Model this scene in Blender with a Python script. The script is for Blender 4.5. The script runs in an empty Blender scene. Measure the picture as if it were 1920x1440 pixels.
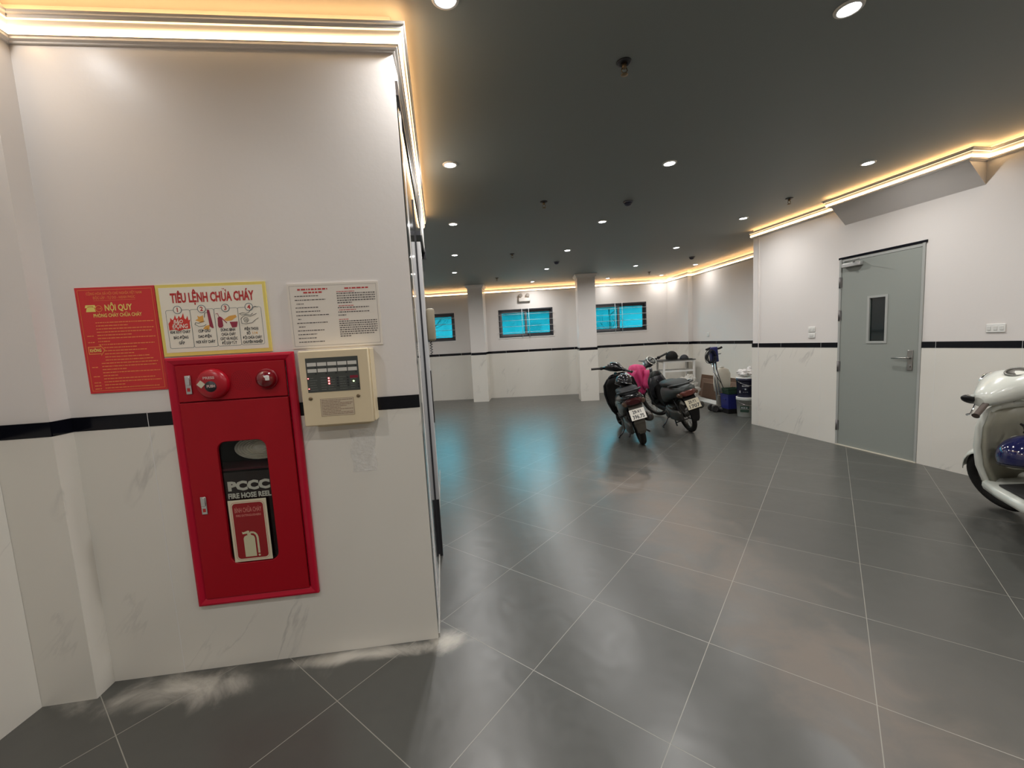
import bpy, math, random
from mathutils import Vector, Matrix, Euler, noise
random.seed(7)
PI = math.pi
scene = bpy.context.scene
COL = scene.collection

# ---------------------------------------------------------------- camera
CAM_H, F_PX, PITCH, ROLL = 1.475, 772.5, 0.1019, -0.0554
cam_data = bpy.data.cameras.new('camera')
cam_data.sensor_fit = 'HORIZONTAL'
cam_data.sensor_width = 36.0
cam_data.lens = 36.0 * F_PX / 1920.0
cam_data.clip_start = 0.05
cam_data.clip_end = 200
cam = bpy.data.objects.new('camera', cam_data)
COL.objects.link(cam)
_cp, _sp, _c, _s = math.cos(PITCH), math.sin(PITCH), math.cos(ROLL), math.sin(ROLL)
_f = Vector((0, _cp, -_sp)); _u = Vector((0, _sp, _cp)); _r = Vector((1, 0, 0))
_r, _u = _c * _r + _s * _u, -_s * _r + _c * _u
cam.matrix_world = Matrix(((_r.x, _u.x, -_f.x, 0), (_r.y, _u.y, -_f.y, 0), (_r.z, _u.z, -_f.z, CAM_H), (0, 0, 0, 1)))
scene.camera = cam

# ---------------------------------------------------------------- world, exposure, light strengths
scene.view_settings.view_transform = 'Standard'
scene.view_settings.look = 'None'
scene.view_settings.gamma = 1.0
scene.view_settings.use_curve_mapping = False
scene.view_settings.exposure = 0.36
world = bpy.data.worlds.new('world'); scene.world = world
world.use_nodes = True
wn = world.node_tree
wn.nodes['Background'].inputs[0].default_value = (0.72, 0.88, 1.0, 1)
wn.nodes['Background'].inputs[1].default_value = 27.0
LAMP_W = 10.5            # watts of each recessed lamp
LAMP_COL = (1.0, 0.975, 0.95)
LED_E = 8.0              # emission of the warm cove strips
GLOW_E = 8.0
LED_COL = (1.0, 0.66, 0.34, 1)
scene.cycles.max_bounces = 8
scene.cycles.diffuse_bounces = 5
scene.cycles.glossy_bounces = 4
scene.cycles.transparent_max_bounces = 12
scene.cycles.sample_clamp_indirect = 6
scene.cycles.caustics_reflective = False
scene.cycles.caustics_refractive = False

# ---------------------------------------------------------------- materials
MATS = {}
def mat(name, col=(0.5, 0.5, 0.5), rough=0.5, metal=0.0, emit=None, estr=0.0, spec=0.5, coat=0.0, noise_amt=0.0, noise_scale=20.0,
        bump=0.0, bump_scale=60.0, trans=0.0, alpha=1.0, sheen=0.0):
    if name in MATS: return MATS[name]
    m = bpy.data.materials.new(name); m.use_nodes = True
    nt = m.node_tree; b = nt.nodes['Principled BSDF']
    b.inputs['Base Color'].default_value = (*col, 1)
    b.inputs['Roughness'].default_value = rough
    b.inputs['Metallic'].default_value = metal
    b.inputs['Specular IOR Level'].default_value = spec
    b.inputs['Coat Weight'].default_value = coat
    b.inputs['Coat Roughness'].default_value = 0.08
    b.inputs['Transmission Weight'].default_value = trans
    b.inputs['Alpha'].default_value = alpha
    b.inputs['Sheen Weight'].default_value = sheen
    if emit:
        b.inputs['Emission Color'].default_value = (*emit[:3], 1)
        b.inputs['Emission Strength'].default_value = estr
    tc = nt.nodes.new('ShaderNodeTexCoord')
    if noise_amt > 0:
        n = nt.nodes.new('ShaderNodeTexNoise'); n.inputs['Scale'].default_value = noise_scale; n.inputs['Detail'].default_value = 5
        nt.links.new(tc.outputs['Object'], n.inputs['Vector'])
        mx = nt.nodes.new('ShaderNodeMix'); mx.data_type = 'RGBA'
        lo = tuple(max(0, c * (1 - noise_amt)) for c in col); hi = tuple(min(1, c * (1 + noise_amt)) for c in col)
        mx.inputs[6].default_value = (*lo, 1); mx.inputs[7].default_value = (*hi, 1)
        nt.links.new(n.outputs['Fac'], mx.inputs[0]); nt.links.new(mx.outputs[2], b.inputs['Base Color'])
    if bump > 0:
        n = nt.nodes.new('ShaderNodeTexNoise'); n.inputs['Scale'].default_value = bump_scale; n.inputs['Detail'].default_value = 4
        nt.links.new(tc.outputs['Object'], n.inputs['Vector'])
        bp = nt.nodes.new('ShaderNodeBump'); bp.inputs['Strength'].default_value = bump; bp.inputs['Distance'].default_value = 0.01
        nt.links.new(n.outputs['Fac'], bp.inputs['Height']); nt.links.new(bp.outputs['Normal'], b.inputs['Normal'])
    MATS[name] = m
    return m

def math_node(nt, op, a, b=None, c=None):
    n = nt.nodes.new('ShaderNodeMath'); n.operation = op
    for i, v in enumerate((a, b, c)):
        if v is None: continue
        if isinstance(v, (int, float)): n.inputs[i].default_value = v
        else: nt.links.new(v, n.inputs[i])
    return n.outputs[0]

TILE, TA, TX, TY = 0.60, 0.9102, 0.0258, 1.7144
def floor_material():
    m = bpy.data.materials.new('dark_porcelain_tile'); m.use_nodes = True
    nt = m.node_tree; b = nt.nodes['Principled BSDF']; L = nt.links.new
    geo = nt.nodes.new('ShaderNodeNewGeometry')
    mp = nt.nodes.new('ShaderNodeMapping'); mp.vector_type = 'POINT'
    # rotate world xy so that the tile grid lines up with the axes
    a = TA
    ox = math.cos(-a) * TX - math.sin(-a) * TY; oy = math.sin(-a) * TX + math.cos(-a) * TY
    mp.inputs['Rotation'].default_value = (0, 0, -a)
    mp.inputs['Location'].default_value = (-ox, -oy, 0)
    L(geo.outputs['Position'], mp.inputs['Vector'])
    sx = nt.nodes.new('ShaderNodeSeparateXYZ'); L(mp.outputs[0], sx.inputs[0])
    def edge(o):
        q = math_node(nt, 'DIVIDE', o, TILE); fr = math_node(nt, 'FRACT', q)
        return math_node(nt, 'MULTIPLY', math_node(nt, 'MINIMUM', fr, math_node(nt, 'SUBTRACT', 1.0, fr)), TILE)
    d = math_node(nt, 'MINIMUM', edge(sx.outputs[0]), edge(sx.outputs[1]))
    mr = nt.nodes.new('ShaderNodeMapRange'); mr.inputs[1].default_value = 0.0007; mr.inputs[2].default_value = 0.0022
    mr.inputs[3].default_value = 1; mr.inputs[4].default_value = 0
    L(d, mr.inputs[0])
    grout = mr.outputs[0]
    # per tile variation
    cx = math_node(nt, 'FLOOR', math_node(nt, 'DIVIDE', sx.outputs[0], TILE)); cy = math_node(nt, 'FLOOR', math_node(nt, 'DIVIDE', sx.outputs[1], TILE))
    cb = nt.nodes.new('ShaderNodeCombineXYZ'); L(cx, cb.inputs[0]); L(cy, cb.inputs[1])
    wno = nt.nodes.new('ShaderNodeTexWhiteNoise'); L(cb.outputs[0], wno.inputs[0])
    n1 = nt.nodes.new('ShaderNodeTexNoise'); n1.inputs['Scale'].default_value = 1.3; n1.inputs['Detail'].default_value = 6; L(geo.outputs['Position'], n1.inputs['Vector'])
    n2 = nt.nodes.new('ShaderNodeTexNoise'); n2.inputs['Scale'].default_value = 14; n2.inputs['Detail'].default_value = 8; n2.inputs['Roughness'].default_value = 0.7; L(geo.outputs['Position'], n2.inputs['Vector'])
    n4 = nt.nodes.new('ShaderNodeTexNoise'); n4.inputs['Scale'].default_value = 3.2; n4.inputs['Detail'].default_value = 9; n4.inputs['Roughness'].default_value = 0.62; n4.inputs['Distortion'].default_value = 0.8; L(geo.outputs['Position'], n4.inputs['Vector'])
    mix = nt.nodes.new('ShaderNodeMix'); mix.data_type = 'RGBA'
    mix.inputs[6].default_value = (0.042, 0.044, 0.040, 1); mix.inputs[7].default_value = (0.088, 0.087, 0.078, 1)
    fac = math_node(nt, 'ADD', math_node(nt, 'MULTIPLY', wno.outputs[0], 0.18), math_node(nt, 'ADD', math_node(nt, 'MULTIPLY', n1.outputs[0], 0.55), math_node(nt, 'MULTIPLY', n2.outputs[0], 0.25)))
    L(fac, mix.inputs[0])
    # brownish dried dust patch and plaster dust along the near wall
    def blob(cx_, cy_, rx, ry, rot):
        m2 = nt.nodes.new('ShaderNodeMapping'); m2.vector_type = 'TEXTURE'
        m2.inputs['Location'].default_value = (cx_, cy_, 0); m2.inputs['Rotation'].default_value = (0, 0, rot); m2.inputs['Scale'].default_value = (rx, ry, 1000)
        L(geo.outputs['Position'], m2.inputs['Vector'])
        ln = nt.nodes.new('ShaderNodeVectorMath'); ln.operation = 'LENGTH'; L(m2.outputs[0], ln.inputs[0])
        v = math_node(nt, 'SUBTRACT', 1.0, ln.outputs['Value'])
        v = math_node(nt, 'ADD', v, math_node(nt, 'MULTIPLY', math_node(nt, 'SUBTRACT', n4.outputs[0], 0.5), 2.6))
        c = nt.nodes.new('ShaderNodeMapRange'); c.interpolation_type = 'SMOOTHSTEP'; c.inputs[1].default_value = -0.1; c.inputs[2].default_value = 1.1; L(v, c.inputs[0]); return c.outputs[0]
    dust = math_node(nt, 'MAXIMUM', blob(1.25, 3.0, 0.45, 1.6, 0.05), math_node(nt, 'MAXIMUM', blob(1.15, 4.0, 0.6, 0.7, 0.0), blob(1.3, 1.6, 0.35, 0.8, 0.3)))
    mixd = nt.nodes.new('ShaderNodeMix'); mixd.data_type = 'RGBA'; mixd.inputs[7].default_value = (0.20, 0.145, 0.105, 1)
    L(math_node(nt, 'MULTIPLY', dust, 0.42), mixd.inputs[0]); L(mix.outputs[2], mixd.inputs[6])
    pl = math_node(nt, 'MAXIMUM', blob(-1.55, 1.72, 0.50, 0.13, 0.05), math_node(nt, 'MAXIMUM', blob(-0.85, 1.86, 0.55, 0.05, 0.11), blob(-0.40, 1.95, 0.10, 0.10, 0)))
    mixp = nt.nodes.new('ShaderNodeMix'); mixp.data_type = 'RGBA'; mixp.inputs[7].default_value = (0.52, 0.49, 0.43, 1)
    L(math_node(nt, 'MULTIPLY', pl, 0.8), mixp.inputs[0]); L(mixd.outputs[2], mixp.inputs[6])
    mixg = nt.nodes.new('ShaderNodeMix'); mixg.data_type = 'RGBA'; mixg.inputs[7].default_value = (0.30, 0.29, 0.25, 1)
    L(math_node(nt, 'MULTIPLY', grout, math_node(nt, 'ADD', 0.38, math_node(nt, 'MULTIPLY', n1.outputs[0], 0.9))), mixg.inputs[0]); L(mixp.outputs[2], mixg.inputs[6])
    L(mixg.outputs[2], b.inputs['Base Color'])
    ro = math_node(nt, 'ADD', 0.255, math_node(nt, 'ADD', math_node(nt, 'MULTIPLY', n2.outputs[0], 0.13), math_node(nt, 'MULTIPLY', math_node(nt, 'ADD', dust, pl), 0.14)))
    L(ro, b.inputs['Roughness'])
    # slate-like surface relief
    n3 = nt.nodes.new('ShaderNodeTexNoise'); n3.inputs['Scale'].default_value = 4.0; n3.inputs['Detail'].default_value = 2.2; n3.inputs['Distortion'].default_value = 0.4
    L(geo.outputs['Position'], n3.inputs['Vector'])
    bp = nt.nodes.new('ShaderNodeBump'); bp.inputs['Strength'].default_value = 0.17; bp.inputs['Distance'].default_value = 0.02
    L(math_node(nt, 'SUBTRACT', n3.outputs[0], math_node(nt, 'MULTIPLY', grout, 0.08)), bp.inputs['Height']); L(bp.outputs[0], b.inputs['Normal'])
    b.inputs['Specular IOR Level'].default_value = 0.75
    return m

def marble_material():
    m = bpy.data.materials.new('white_marble_tile'); m.use_nodes = True
    nt = m.node_tree; b = nt.nodes['Principled BSDF']; L = nt.links.new
    tc = nt.nodes.new('ShaderNodeTexCoord')
    # local x along the wall, z up : vertical joints every 0.6 m
    sx = nt.nodes.new('ShaderNodeSeparateXYZ'); L(tc.outputs['Object'], sx.inputs[0])
    m0 = nt.nodes.new('ShaderNodeMapping'); m0.inputs['Rotation'].default_value = (0, 0.95, 0); L(tc.outputs['Object'], m0.inputs[0])
    mp = nt.nodes.new('ShaderNodeMapping'); mp.inputs['Scale'].default_value = (0.30, 1, 1.25); mp.inputs['Location'].default_value = (3.3, 0, 1.7)
    L(m0.outputs[0], mp.inputs[0])
    n = nt.nodes.new('ShaderNodeTexNoise'); n.inputs['Scale'].default_value = 1.5; n.inputs['Detail'].default_value = 7; n.inputs['Distortion'].default_value = 0.5; n.inputs['Roughness'].default_value = 0.55
    L(mp.outputs[0], n.inputs['Vector'])
    v = math_node(nt, 'ABSOLUTE', math_node(nt, 'SUBTRACT', n.outputs[0], 0.5))
    mr = nt.nodes.new('ShaderNodeMapRange'); mr.inputs[1].default_value = 0.0; mr.inputs[2].default_value = 0.011; mr.inputs[3].default_value = 1; mr.inputs[4].default_value = 0; L(v, mr.inputs[0])
    n2 = nt.nodes.new('ShaderNodeTexNoise'); n2.inputs['Scale'].default_value = 2.3; n2.inputs['Detail'].default_value = 2; L(tc.outputs['Object'], n2.inputs['Vector'])
    m2 = nt.nodes.new('ShaderNodeMapRange'); m2.inputs[1].default_value = 0.50; m2.inputs[2].default_value = 0.66; L(n2.outputs[0], m2.inputs[0])
    vein = math_node(nt, 'MULTIPLY', math_node(nt, 'MULTIPLY', mr.outputs[0], m2.outputs[0]), 0.38)
    n3 = nt.nodes.new('ShaderNodeTexNoise'); n3.inputs['Scale'].default_value = 1.1; n3.inputs['Detail'].default_value = 3; L(mp.outputs[0], n3.inputs['Vector'])
    mix = nt.nodes.new('ShaderNodeMix'); mix.data_type = 'RGBA'; mix.inputs[6].default_value = (0.76, 0.735, 0.675, 1); mix.inputs[7].default_value = (0.67, 0.645, 0.585, 1)
    L(n3.outputs[0], mix.inputs[0])
    mixv = nt.nodes.new('ShaderNodeMix'); mixv.data_type = 'RGBA'; mixv.inputs[7].default_value = (0.30, 0.295, 0.285, 1); L(vein, mixv.inputs[0]); L(mix.outputs[2], mixv.inputs[6])
    L(mixv.outputs[2], b.inputs['Base Color'])
    b.inputs['Roughness'].default_value = 0.28; b.inputs['Specular IOR Level'].default_value = 0.5
    return m

M_FLOOR = floor_material(); M_MARBLE = marble_material()
M_PAINT = mat('white_wall_paint', (0.72, 0.685, 0.655), 0.38, bump=0.05, bump_scale=35)
M_CEIL = mat('ceiling_paint', (0.245, 0.27, 0.26), 0.6)
M_CORN = mat('cornice_plaster', (0.72, 0.69, 0.66), 0.6)
M_BLACKTILE = mat('black_border_tile', (0.004, 0.0045, 0.008), 0.15, noise_amt=0.3, spec=0.25)
M_JOINT = mat('white_tile_joint', (0.75, 0.74, 0.72), 0.7)
M_STEEL = mat('brushed_steel', (0.62, 0.63, 0.64), 0.22, 1.0)
M_MIRROR = mat('polished_steel', (0.55, 0.57, 0.58), 0.06, 1.0)
M_CHROME = mat('chrome', (0.85, 0.86, 0.88), 0.1, 1.0)
M_RED = mat('red_enamel', (0.35, 0.0015, 0.010), 0.45, spec=0.3, bump=0.03, bump_scale=90)
M_REDTRIM = mat('red_enamel_trim', (0.46, 0.003, 0.026), 0.4, spec=0.35)
M_BLACKPL = mat('black_plastic', (0.009, 0.009, 0.010), 0.4, spec=0.3)
M_RUBBER = mat('rubber', (0.018, 0.017, 0.016), 0.8, noise_amt=0.4)
M_WHITEPL = mat('white_plastic', (0.75, 0.75, 0.72), 0.4)
M_CREAM = mat('cream_enamel', (0.70, 0.59, 0.40), 0.45)
M_DKRED = mat('dark_interior', (0.030, 0.012, 0.014), 0.7)
def led_mat(name, e, col=LED_COL):
    return mat(name, (0.9, 0.85, 0.7), 0.5, emit=col, estr=e)
M_LED = led_mat('warm_led', LED_E)
M_GLOW = led_mat('warm_led_trough', GLOW_E, (1.0, 0.52, 0.22, 1)); M_GROOVE = led_mat('warm_led_groove', 1.6)

# ---------------------------------------------------------------- mesh builder
class MB:
    def __init__(s): s.v = []; s.f = []; s.sm = []
    def add(s, vs, fs, smooth=False, M=None):
        o = len(s.v)
        s.v += [tuple(M @ Vector(v)) if M is not None else tuple(v) for v in vs]
        s.f += [tuple(i + o for i in f) for f in fs]; s.sm += [smooth] * len(fs)
        return s
    def box(s, x0, x1, y0, y1, z0, z1, M=None):
        vs = [(x, y, z) for x in (x0, x1) for y in (y0, y1) for z in (z0, z1)]
        return s.add(vs, [(0, 1, 3, 2), (4, 6, 7, 5), (0, 4, 5, 1), (2, 3, 7, 6), (0, 2, 6, 4), (1, 5, 7, 3)], False, M)
    def rbox(s, x0, x1, y0, y1, z0, z1, r=0.005, M=None, seg=2):
        # box with rounded edges, by superposed rings along y (front faces -y)
        w, h = x1 - x0, z1 - z0; r = min(r, w / 2.01, h / 2.01, (y1 - y0) / 2.01)
        def ring(ins, y):
            pts = []
            for cx, cz, a0 in ((x1 - r, z1 - r, 0), (x0 + r, z1 - r, PI / 2), (x0 + r, z0 + r, PI), (x1 - r, z0 + r, 1.5 * PI)):
                for k in range(seg + 1):
                    a = a0 + k * PI / 2 / seg; rr = r - ins
                    pts.append((cx + rr * math.cos(a), y, cz + rr * math.sin(a)))
            return pts
        rings = []
        for k in range(seg + 1):
            a = k * PI / 2 / seg; rings.append(ring(r * (1 - math.sin(a)) * 0.999, y0 + r * (1 - math.cos(a))))
        for k in range(seg + 1):
            a = PI / 2 - k * PI / 2 / seg; rings.append(ring(r * (1 - math.sin(a)) * 0.999, y1 - r * (1 - math.cos(a))))
        return s.rings(rings, True, True, True, M)
    def rings(s, rs, closed=True, cap0=True, cap1=True, M=None, smooth=True):
        n = len(rs[0]); vs = [p for r in rs for p in r]; fs = []
        for k in range(len(rs) - 1):
            for i in range(n if closed else n - 1):
                j = (i + 1) % n
                fs.append((k * n + i, k * n + j, (k + 1) * n + j, (k + 1) * n + i))
        s.add(vs, fs, smooth, M)
        o = len(s.v) - len(vs)
        if cap0: s.f.append(tuple(o + i for i in range(n))[::-1]); s.sm.append(False)
        if cap1: s.f.append(tuple(o + (len(rs) - 1) * n + i for i in range(n))); s.sm.append(False)
        return s
    def tube(s, pts, r, n=10, M=None, cap=True):
        pts = [Vector(p) for p in pts]; rr = r if isinstance(r, (list, tuple)) else [r] * len(pts)
        rs = []; prev = None
        for i, p in enumerate(pts):
            d = (pts[min(i + 1, len(pts) - 1)] - pts[max(i - 1, 0)]).normalized()
            if prev is None:
                a = Vector((0, 0, 1)) if abs(d.z) < 0.9 else Vector((1, 0, 0)); u = d.cross(a).normalized()
            else: u = (prev - d * prev.dot(d)).normalized()
            prev = u; w = d.cross(u)
            rs.append([tuple(p + rr[i] * (math.cos(2 * PI * k / n) * u + math.sin(2 * PI * k / n) * w)) for k in range(n)])
        return s.rings(rs, True, cap, cap, M)
    def lathe(s, prof, n=24, M=None, cap0=True, cap1=True):
        # profile (radius, z) round local z
        return s.rings([[(r * math.cos(2 * PI * k / n), r * math.sin(2 * PI * k / n), z) for k in range(n)] for r, z in prof], True, cap0, cap1, M)
    def prism(s, poly, y0, y1, M=None):
        # polygon in xz extruded along y
        n = len(poly); vs = [(x, y0, z) for x, z in poly] + [(x, y1, z) for x, z in poly]
        fs = [tuple(range(n)), tuple(range(2 * n - 1, n - 1, -1))] + [(i, i + n, (i + 1) % n + n, (i + 1) % n) for i in range(n)]
        return s.add(vs, fs, False, M)
    def loft(s, secs, n=20, M=None, cap=True):
        # sections (x, cy, cz, half width, half height, exponent)
        rs = []
        for x, cy, cz, hw, hh, e in secs:
            ring = []
            for k in range(n):
                a = 2 * PI * k / n; c, q = math.cos(a), math.sin(a)
                ring.append((x, cy + hw * math.copysign(abs(c) ** (2 / e), c), cz + hh * math.copysign(abs(q) ** (2 / e), q)))
            rs.append(ring)
        return s.rings(rs, True, cap, cap, M)
    def ell(s, c, r, M=None, nu=18, nv=12, disp=0.0, v0=0.0, v1=1.0, seed=0):
        rs = []
        for j in range(nv + 1):
            th = PI * (v0 + (v1 - v0) * j / nv)
            ring = []
            for k in range(nu):
                ph = 2 * PI * k / nu
                d = Vector((math.sin(th) * math.cos(ph), math.sin(th) * math.sin(ph), math.cos(th)))
                q = 1 + (disp * noise.noise(d * 3.1 + Vector((seed, 0, 0))) + 0.5 * disp * noise.noise(d * 8 + Vector((0, seed, 0))) if disp else 0)
                ring.append((c[0] + r[0] * d.x * q, c[1] + r[1] * d.y * q, c[2] + r[2] * d.z * q))
            rs.append(ring)
        return s.rings(rs, True, True, True, M)
    def torus(s, R, r, M=None, n=32, m=12, ry=None):
        # round local y axis, wheel in xz plane
        rs = []
        for k in range(n + 1):
            a = 2 * PI * k / n
            rs.append([((R + r * math.cos(2 * PI * j / m)) * math.cos(a), (ry or r) * math.sin(2 * PI * j / m), (R + r * math.cos(2 * PI * j / m)) * math.sin(a)) for j in range(m)])
        return s.rings(rs, True, False, False, M)
    def text(s, txt, size, x, z, y=0.0, align='LEFT', bold=0.0, sx=1.0, shear=0.0, M=None, fit=None):
        cu = bpy.data.curves.new('t', 'FONT'); cu.body = txt; cu.size = size; cu.align_x = align; cu.offset = bold; cu.shear = shear
        cu.resolution_u = 2
        o = bpy.data.objects.new('t', cu); COL.objects.link(o)
        dg = bpy.context.evaluated_depsgraph_get(); me = bpy.data.meshes.new_from_object(o.evaluated_get(dg))
        vs = [(v.co.x, v.co.y) for v in me.vertices]; fs = [tuple(p.vertices) for p in me.polygons]
        bpy.data.objects.remove(o); bpy.data.curves.remove(cu); bpy.data.meshes.remove(me)
        if vs:
            w0, w1 = min(v[0] for v in vs), max(v[0] for v in vs)
            k = (fit / (w1 - w0)) if fit else sx
            s.add([(x + v[0] * k, y, z + v[1]) for v in vs], fs, False, M)
        return s
    def build(s, name, m, parent=None, bevel=0.0, solid=0.0, sub=0):
        me = bpy.data.meshes.new(name); me.from_pydata(s.v, [], s.f); me.validate(); me.update()
        sm = s.sm[:len(me.polygons)] + [False] * (len(me.polygons) - len(s.sm))
        me.polygons.foreach_set('use_smooth', sm)
        import bmesh
        bm = bmesh.new(); bm.from_mesh(me); bmesh.ops.recalc_face_normals(bm, faces=bm.faces); bm.to_mesh(me); bm.free()
        me.materials.append(m)
        o = bpy.data.objects.new(name, me); COL.objects.link(o)
        if parent is not None: o.parent = parent
        if solid: q = o.modifiers.new('s', 'SOLIDIFY'); q.thickness = solid
        if bevel:
            q = o.modifiers.new('b', 'BEVEL'); q.width = bevel; q.segments = 2; q.limit_method = 'ANGLE'; q.angle_limit = 0.7
        if sub: q = o.modifiers.new('d', 'SUBSURF'); q.levels = sub; q.render_levels = sub
        return o

def tag(o, label=None, cat=None, group=None, kind=None):
    if label: o['label'] = label
    if cat: o['category'] = cat
    if group: o['group'] = group
    if kind: o['kind'] = kind
    return o
def thing(name, label, cat, loc=(0, 0, 0), rot=(0, 0, 0), group=None):
    o = bpy.data.objects.new(name, None); COL.objects.link(o); o.empty_display_size = 0.1
    o.location = loc; o.rotation_euler = rot
    return tag(o, label, cat, group)
def struct(name, mb, m, parent=None, loc=None, rotz=0.0, **kw):
    o = mb.build(name, m, parent, **kw)
    if loc is not None: o.location = loc; o.rotation_euler = (0, 0, rotz)
    if parent is None: o['kind'] = 'structure'
    return o
def T(x=0, y=0, z=0): return Matrix.Translation((x, y, z))
def RX(a): return Matrix.Rotation(a, 4, 'X')
def RY(a): return Matrix.Rotation(a, 4, 'Y')
def RZ(a): return Matrix.Rotation(a, 4, 'Z')

# ---------------------------------------------------------------- room geometry
CEIL = 2.92
A = Vector((-1.94, 1.794)); B = Vector((-0.447, 1.963)); E_ = Vector((-0.915, 4.75))
P1 = Vector((-2.142, 1.672)); P2 = Vector((-1.930, 1.700))
RC = Vector((3.699, 6.287)); RD = Vector((0.1963, -0.9805))
BR0 = Vector((4.105, 10.747)); BR1 = Vector((4.233, 9.80)); BR2 = Vector((4.352, 9.82)); BR3 = Vector((4.76, 6.10))
FL = Vector((-3.70, 11.168)); FR = Vector((4.105, 10.747))
def wall_frame(p0, p1):
    d = (Vector(p1) - Vector(p0)); return math.atan2(d.y, d.x), d.length
def wall(name, p0, p1, thick=0.2, holes=(), z0=0.0, z1=CEIL, m=M_PAINT, ext=(0, 0)):
    a, L = wall_frame(p0, p1); mb = MB(); x = -ext[0]; end = L + ext[1]
    for (hx0, hx1, hz0, hz1) in sorted(holes):
        mb.box(x, hx0, 0, thick, z0, z1)
        if hz0 > z0: mb.box(hx0, hx1, 0, thick, z0, hz0)
        if hz1 < z1: mb.box(hx0, hx1, 0, thick, hz1, z1)
        x = hx1
    mb.box(x, end, 0, thick, z0, z1)
    return struct(name, mb, m, loc=(p0[0], p0[1], 0), rotz=a)
NTRIM = [0]
ZB0, ZB1 = 1.188, 1.250
def dado(p0, p1, gaps=(), joint0=0.0, t=0.010, step=0.6, ends=(0, 0), fill=0.0):
    """white tile wainscot, black border tiles, their thin joints; in the wall's own frame"""
    a, L = wall_frame(p0, p1); mb = MB(); bl = MB(); jt = MB()
    segs = []; x = -ends[0]
    for g0, g1 in sorted(gaps):
        segs.append((x, g0)); x = g1
        if fill: mb.box(g0, g1, -t, -0.0005, 0.0, fill)
    segs.append((x, L + ends[1]))
    for s0, s1 in segs:
        if s1 - s0 < 0.004: continue
        mb.box(s0, s1, -t, -0.0005, 0.0, ZB0)
        cuts = [s0]; q = joint0 + step * math.ceil((s0 - joint0 + 0.01) / step)
        while q < s1 - 0.01: cuts.append(q); q += step
        cuts.append(s1)
        for c0, c1 in zip(cuts[:-1], cuts[1:]):
            bl.box(c0 + 0.0015, c1 - 0.0015, -t - 0.0015, -0.0005, ZB0 + 0.001, ZB1)
            if c1 < s1: jt.box(c1 - 0.0015, c1 + 0.0015, -t - 0.0008, -0.0005, 0.0, ZB1)
    NTRIM[0] += 1
    o = struct('trim_%d' % NTRIM[0], mb, M_MARBLE, loc=(p0[0], p0[1], 0), rotz=a)
    bl.build('border_tile', M_BLACKTILE, o)
    if jt.v: jt.build('tile_joint', M_JOINT, o)
    return o
# profile (distance from wall, z) of the cove cornice
CZ = 2.772
def sweep(paths, prof, name, m, parent=None, zoff=0.0, closed=True):
    mb = MB()
    for path in paths:
        pts = [Vector(p[:2]) for p in path]; rings = []
        for i, p in enumerate(pts):
            n0 = n1 = None
            if i > 0: d = (p - pts[i - 1]).normalized(); n0 = Vector((d.y, -d.x))
            if i < len(pts) - 1: d = (pts[i + 1] - p).normalized(); n1 = Vector((d.y, -d.x))
            if n0 is None: n0 = n1
            if n1 is None: n1 = n0
            mm = (n0 + n1); mm = mm / max(0.35, mm.dot(n0))
            rings.append([(p.x + mm.x * d_, p.y + mm.y * d_, z + zoff) for d_, z in prof])
        mb.rings(rings, closed, closed, closed, smooth=False)
    return struct(name, mb, m, parent)
def cornice(paths, zoff=0.0):
    NTRIM[0] += 1
    low = [(0.0005, CZ), (0.010, CZ), (0.012, CZ + 0.006), (0.022, CZ + 0.009), (0.024, CZ + 0.016), (0.030, CZ + 0.018), (0.030, CZ + 0.026),
           (0.030, CZ + 0.036), (0.046, CZ + 0.062), (0.052, CZ + 0.064), (0.054, CZ + 0.074), (0.062, CZ + 0.078), (0.064, CZ + 0.087), (0.058, CZ + 0.087), (0.058, CZ + 0.080), (0.0005, CZ + 0.080)]
    o = sweep(paths, low, 'trim_%d' % NTRIM[0], M_CORN, zoff=zoff)
    sweep(paths, [(0.0302, CZ + 0.0180), (0.034, CZ + 0.0185), (0.0385, CZ + 0.036), (0.0302, CZ + 0.0362)], 'led_strip', M_LED, o, zoff)
    sweep(paths, [(0.0462, CZ + 0.0605), (0.049, CZ + 0.0605), (0.0515, CZ + 0.0637), (0.047, CZ + 0.0637)], 'led_groove', M_GROOVE, o, zoff)
    sweep(paths, [(0.012, CZ + 0.0802), (0.050, CZ + 0.0802), (0.050, CZ + 0.086), (0.012, CZ + 0.086)], 'led_trough', M_GLOW, o, zoff)
    return o

fl = MB(); fl.box(-5.5, 8.0, -4.5, 12.0, -0.15, 0.0); struct('floor', fl, M_FLOOR)
ce = MB(); ce.box(-5.5, 8.0, -4.5, 12.0, CEIL, CEIL + 0.15); struct('ceiling', ce, M_CEIL)

CAB = (0.4225, 0.9595, 0.325, 1.487)      # fire cabinet in the front wall's frame (x0,x1,z0,z1)
wall('wall_front', A, B, 0.16, holes=[(CAB[0] + 0.05, CAB[1] - 0.05, CAB[2] + 0.05, CAB[3] - 0.05)], ext=(0.35, 0))
dado(A, B, gaps=[(CAB[0] + 0.004, CAB[1] - 0.004)], joint0=0.313, ends=(0.0, 0.001), fill=CAB[2] + 0.004)
AF, LF = wall_frame(A, B)
pb = MB(); pb.box(-0.26, 0.0, -0.094, 0.02, 0, CEIL)
struct('wall_pillar', pb, M_PAINT, loc=(A.x, A.y, 0), rotz=AF)
dado(P1, P2, joint0=9.0, t=0.010, ends=(0.02, 0.010)); dado(P2, A, joint0=9.0, ends=(0.009, -0.010))
WL0 = Vector((-2.10, -3.2)); wall('wall_left', WL0, P1, 0.2, ext=(0, 0.2)); dado(WL0, P1, joint0=0.25, ends=(0, -0.01))
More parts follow.
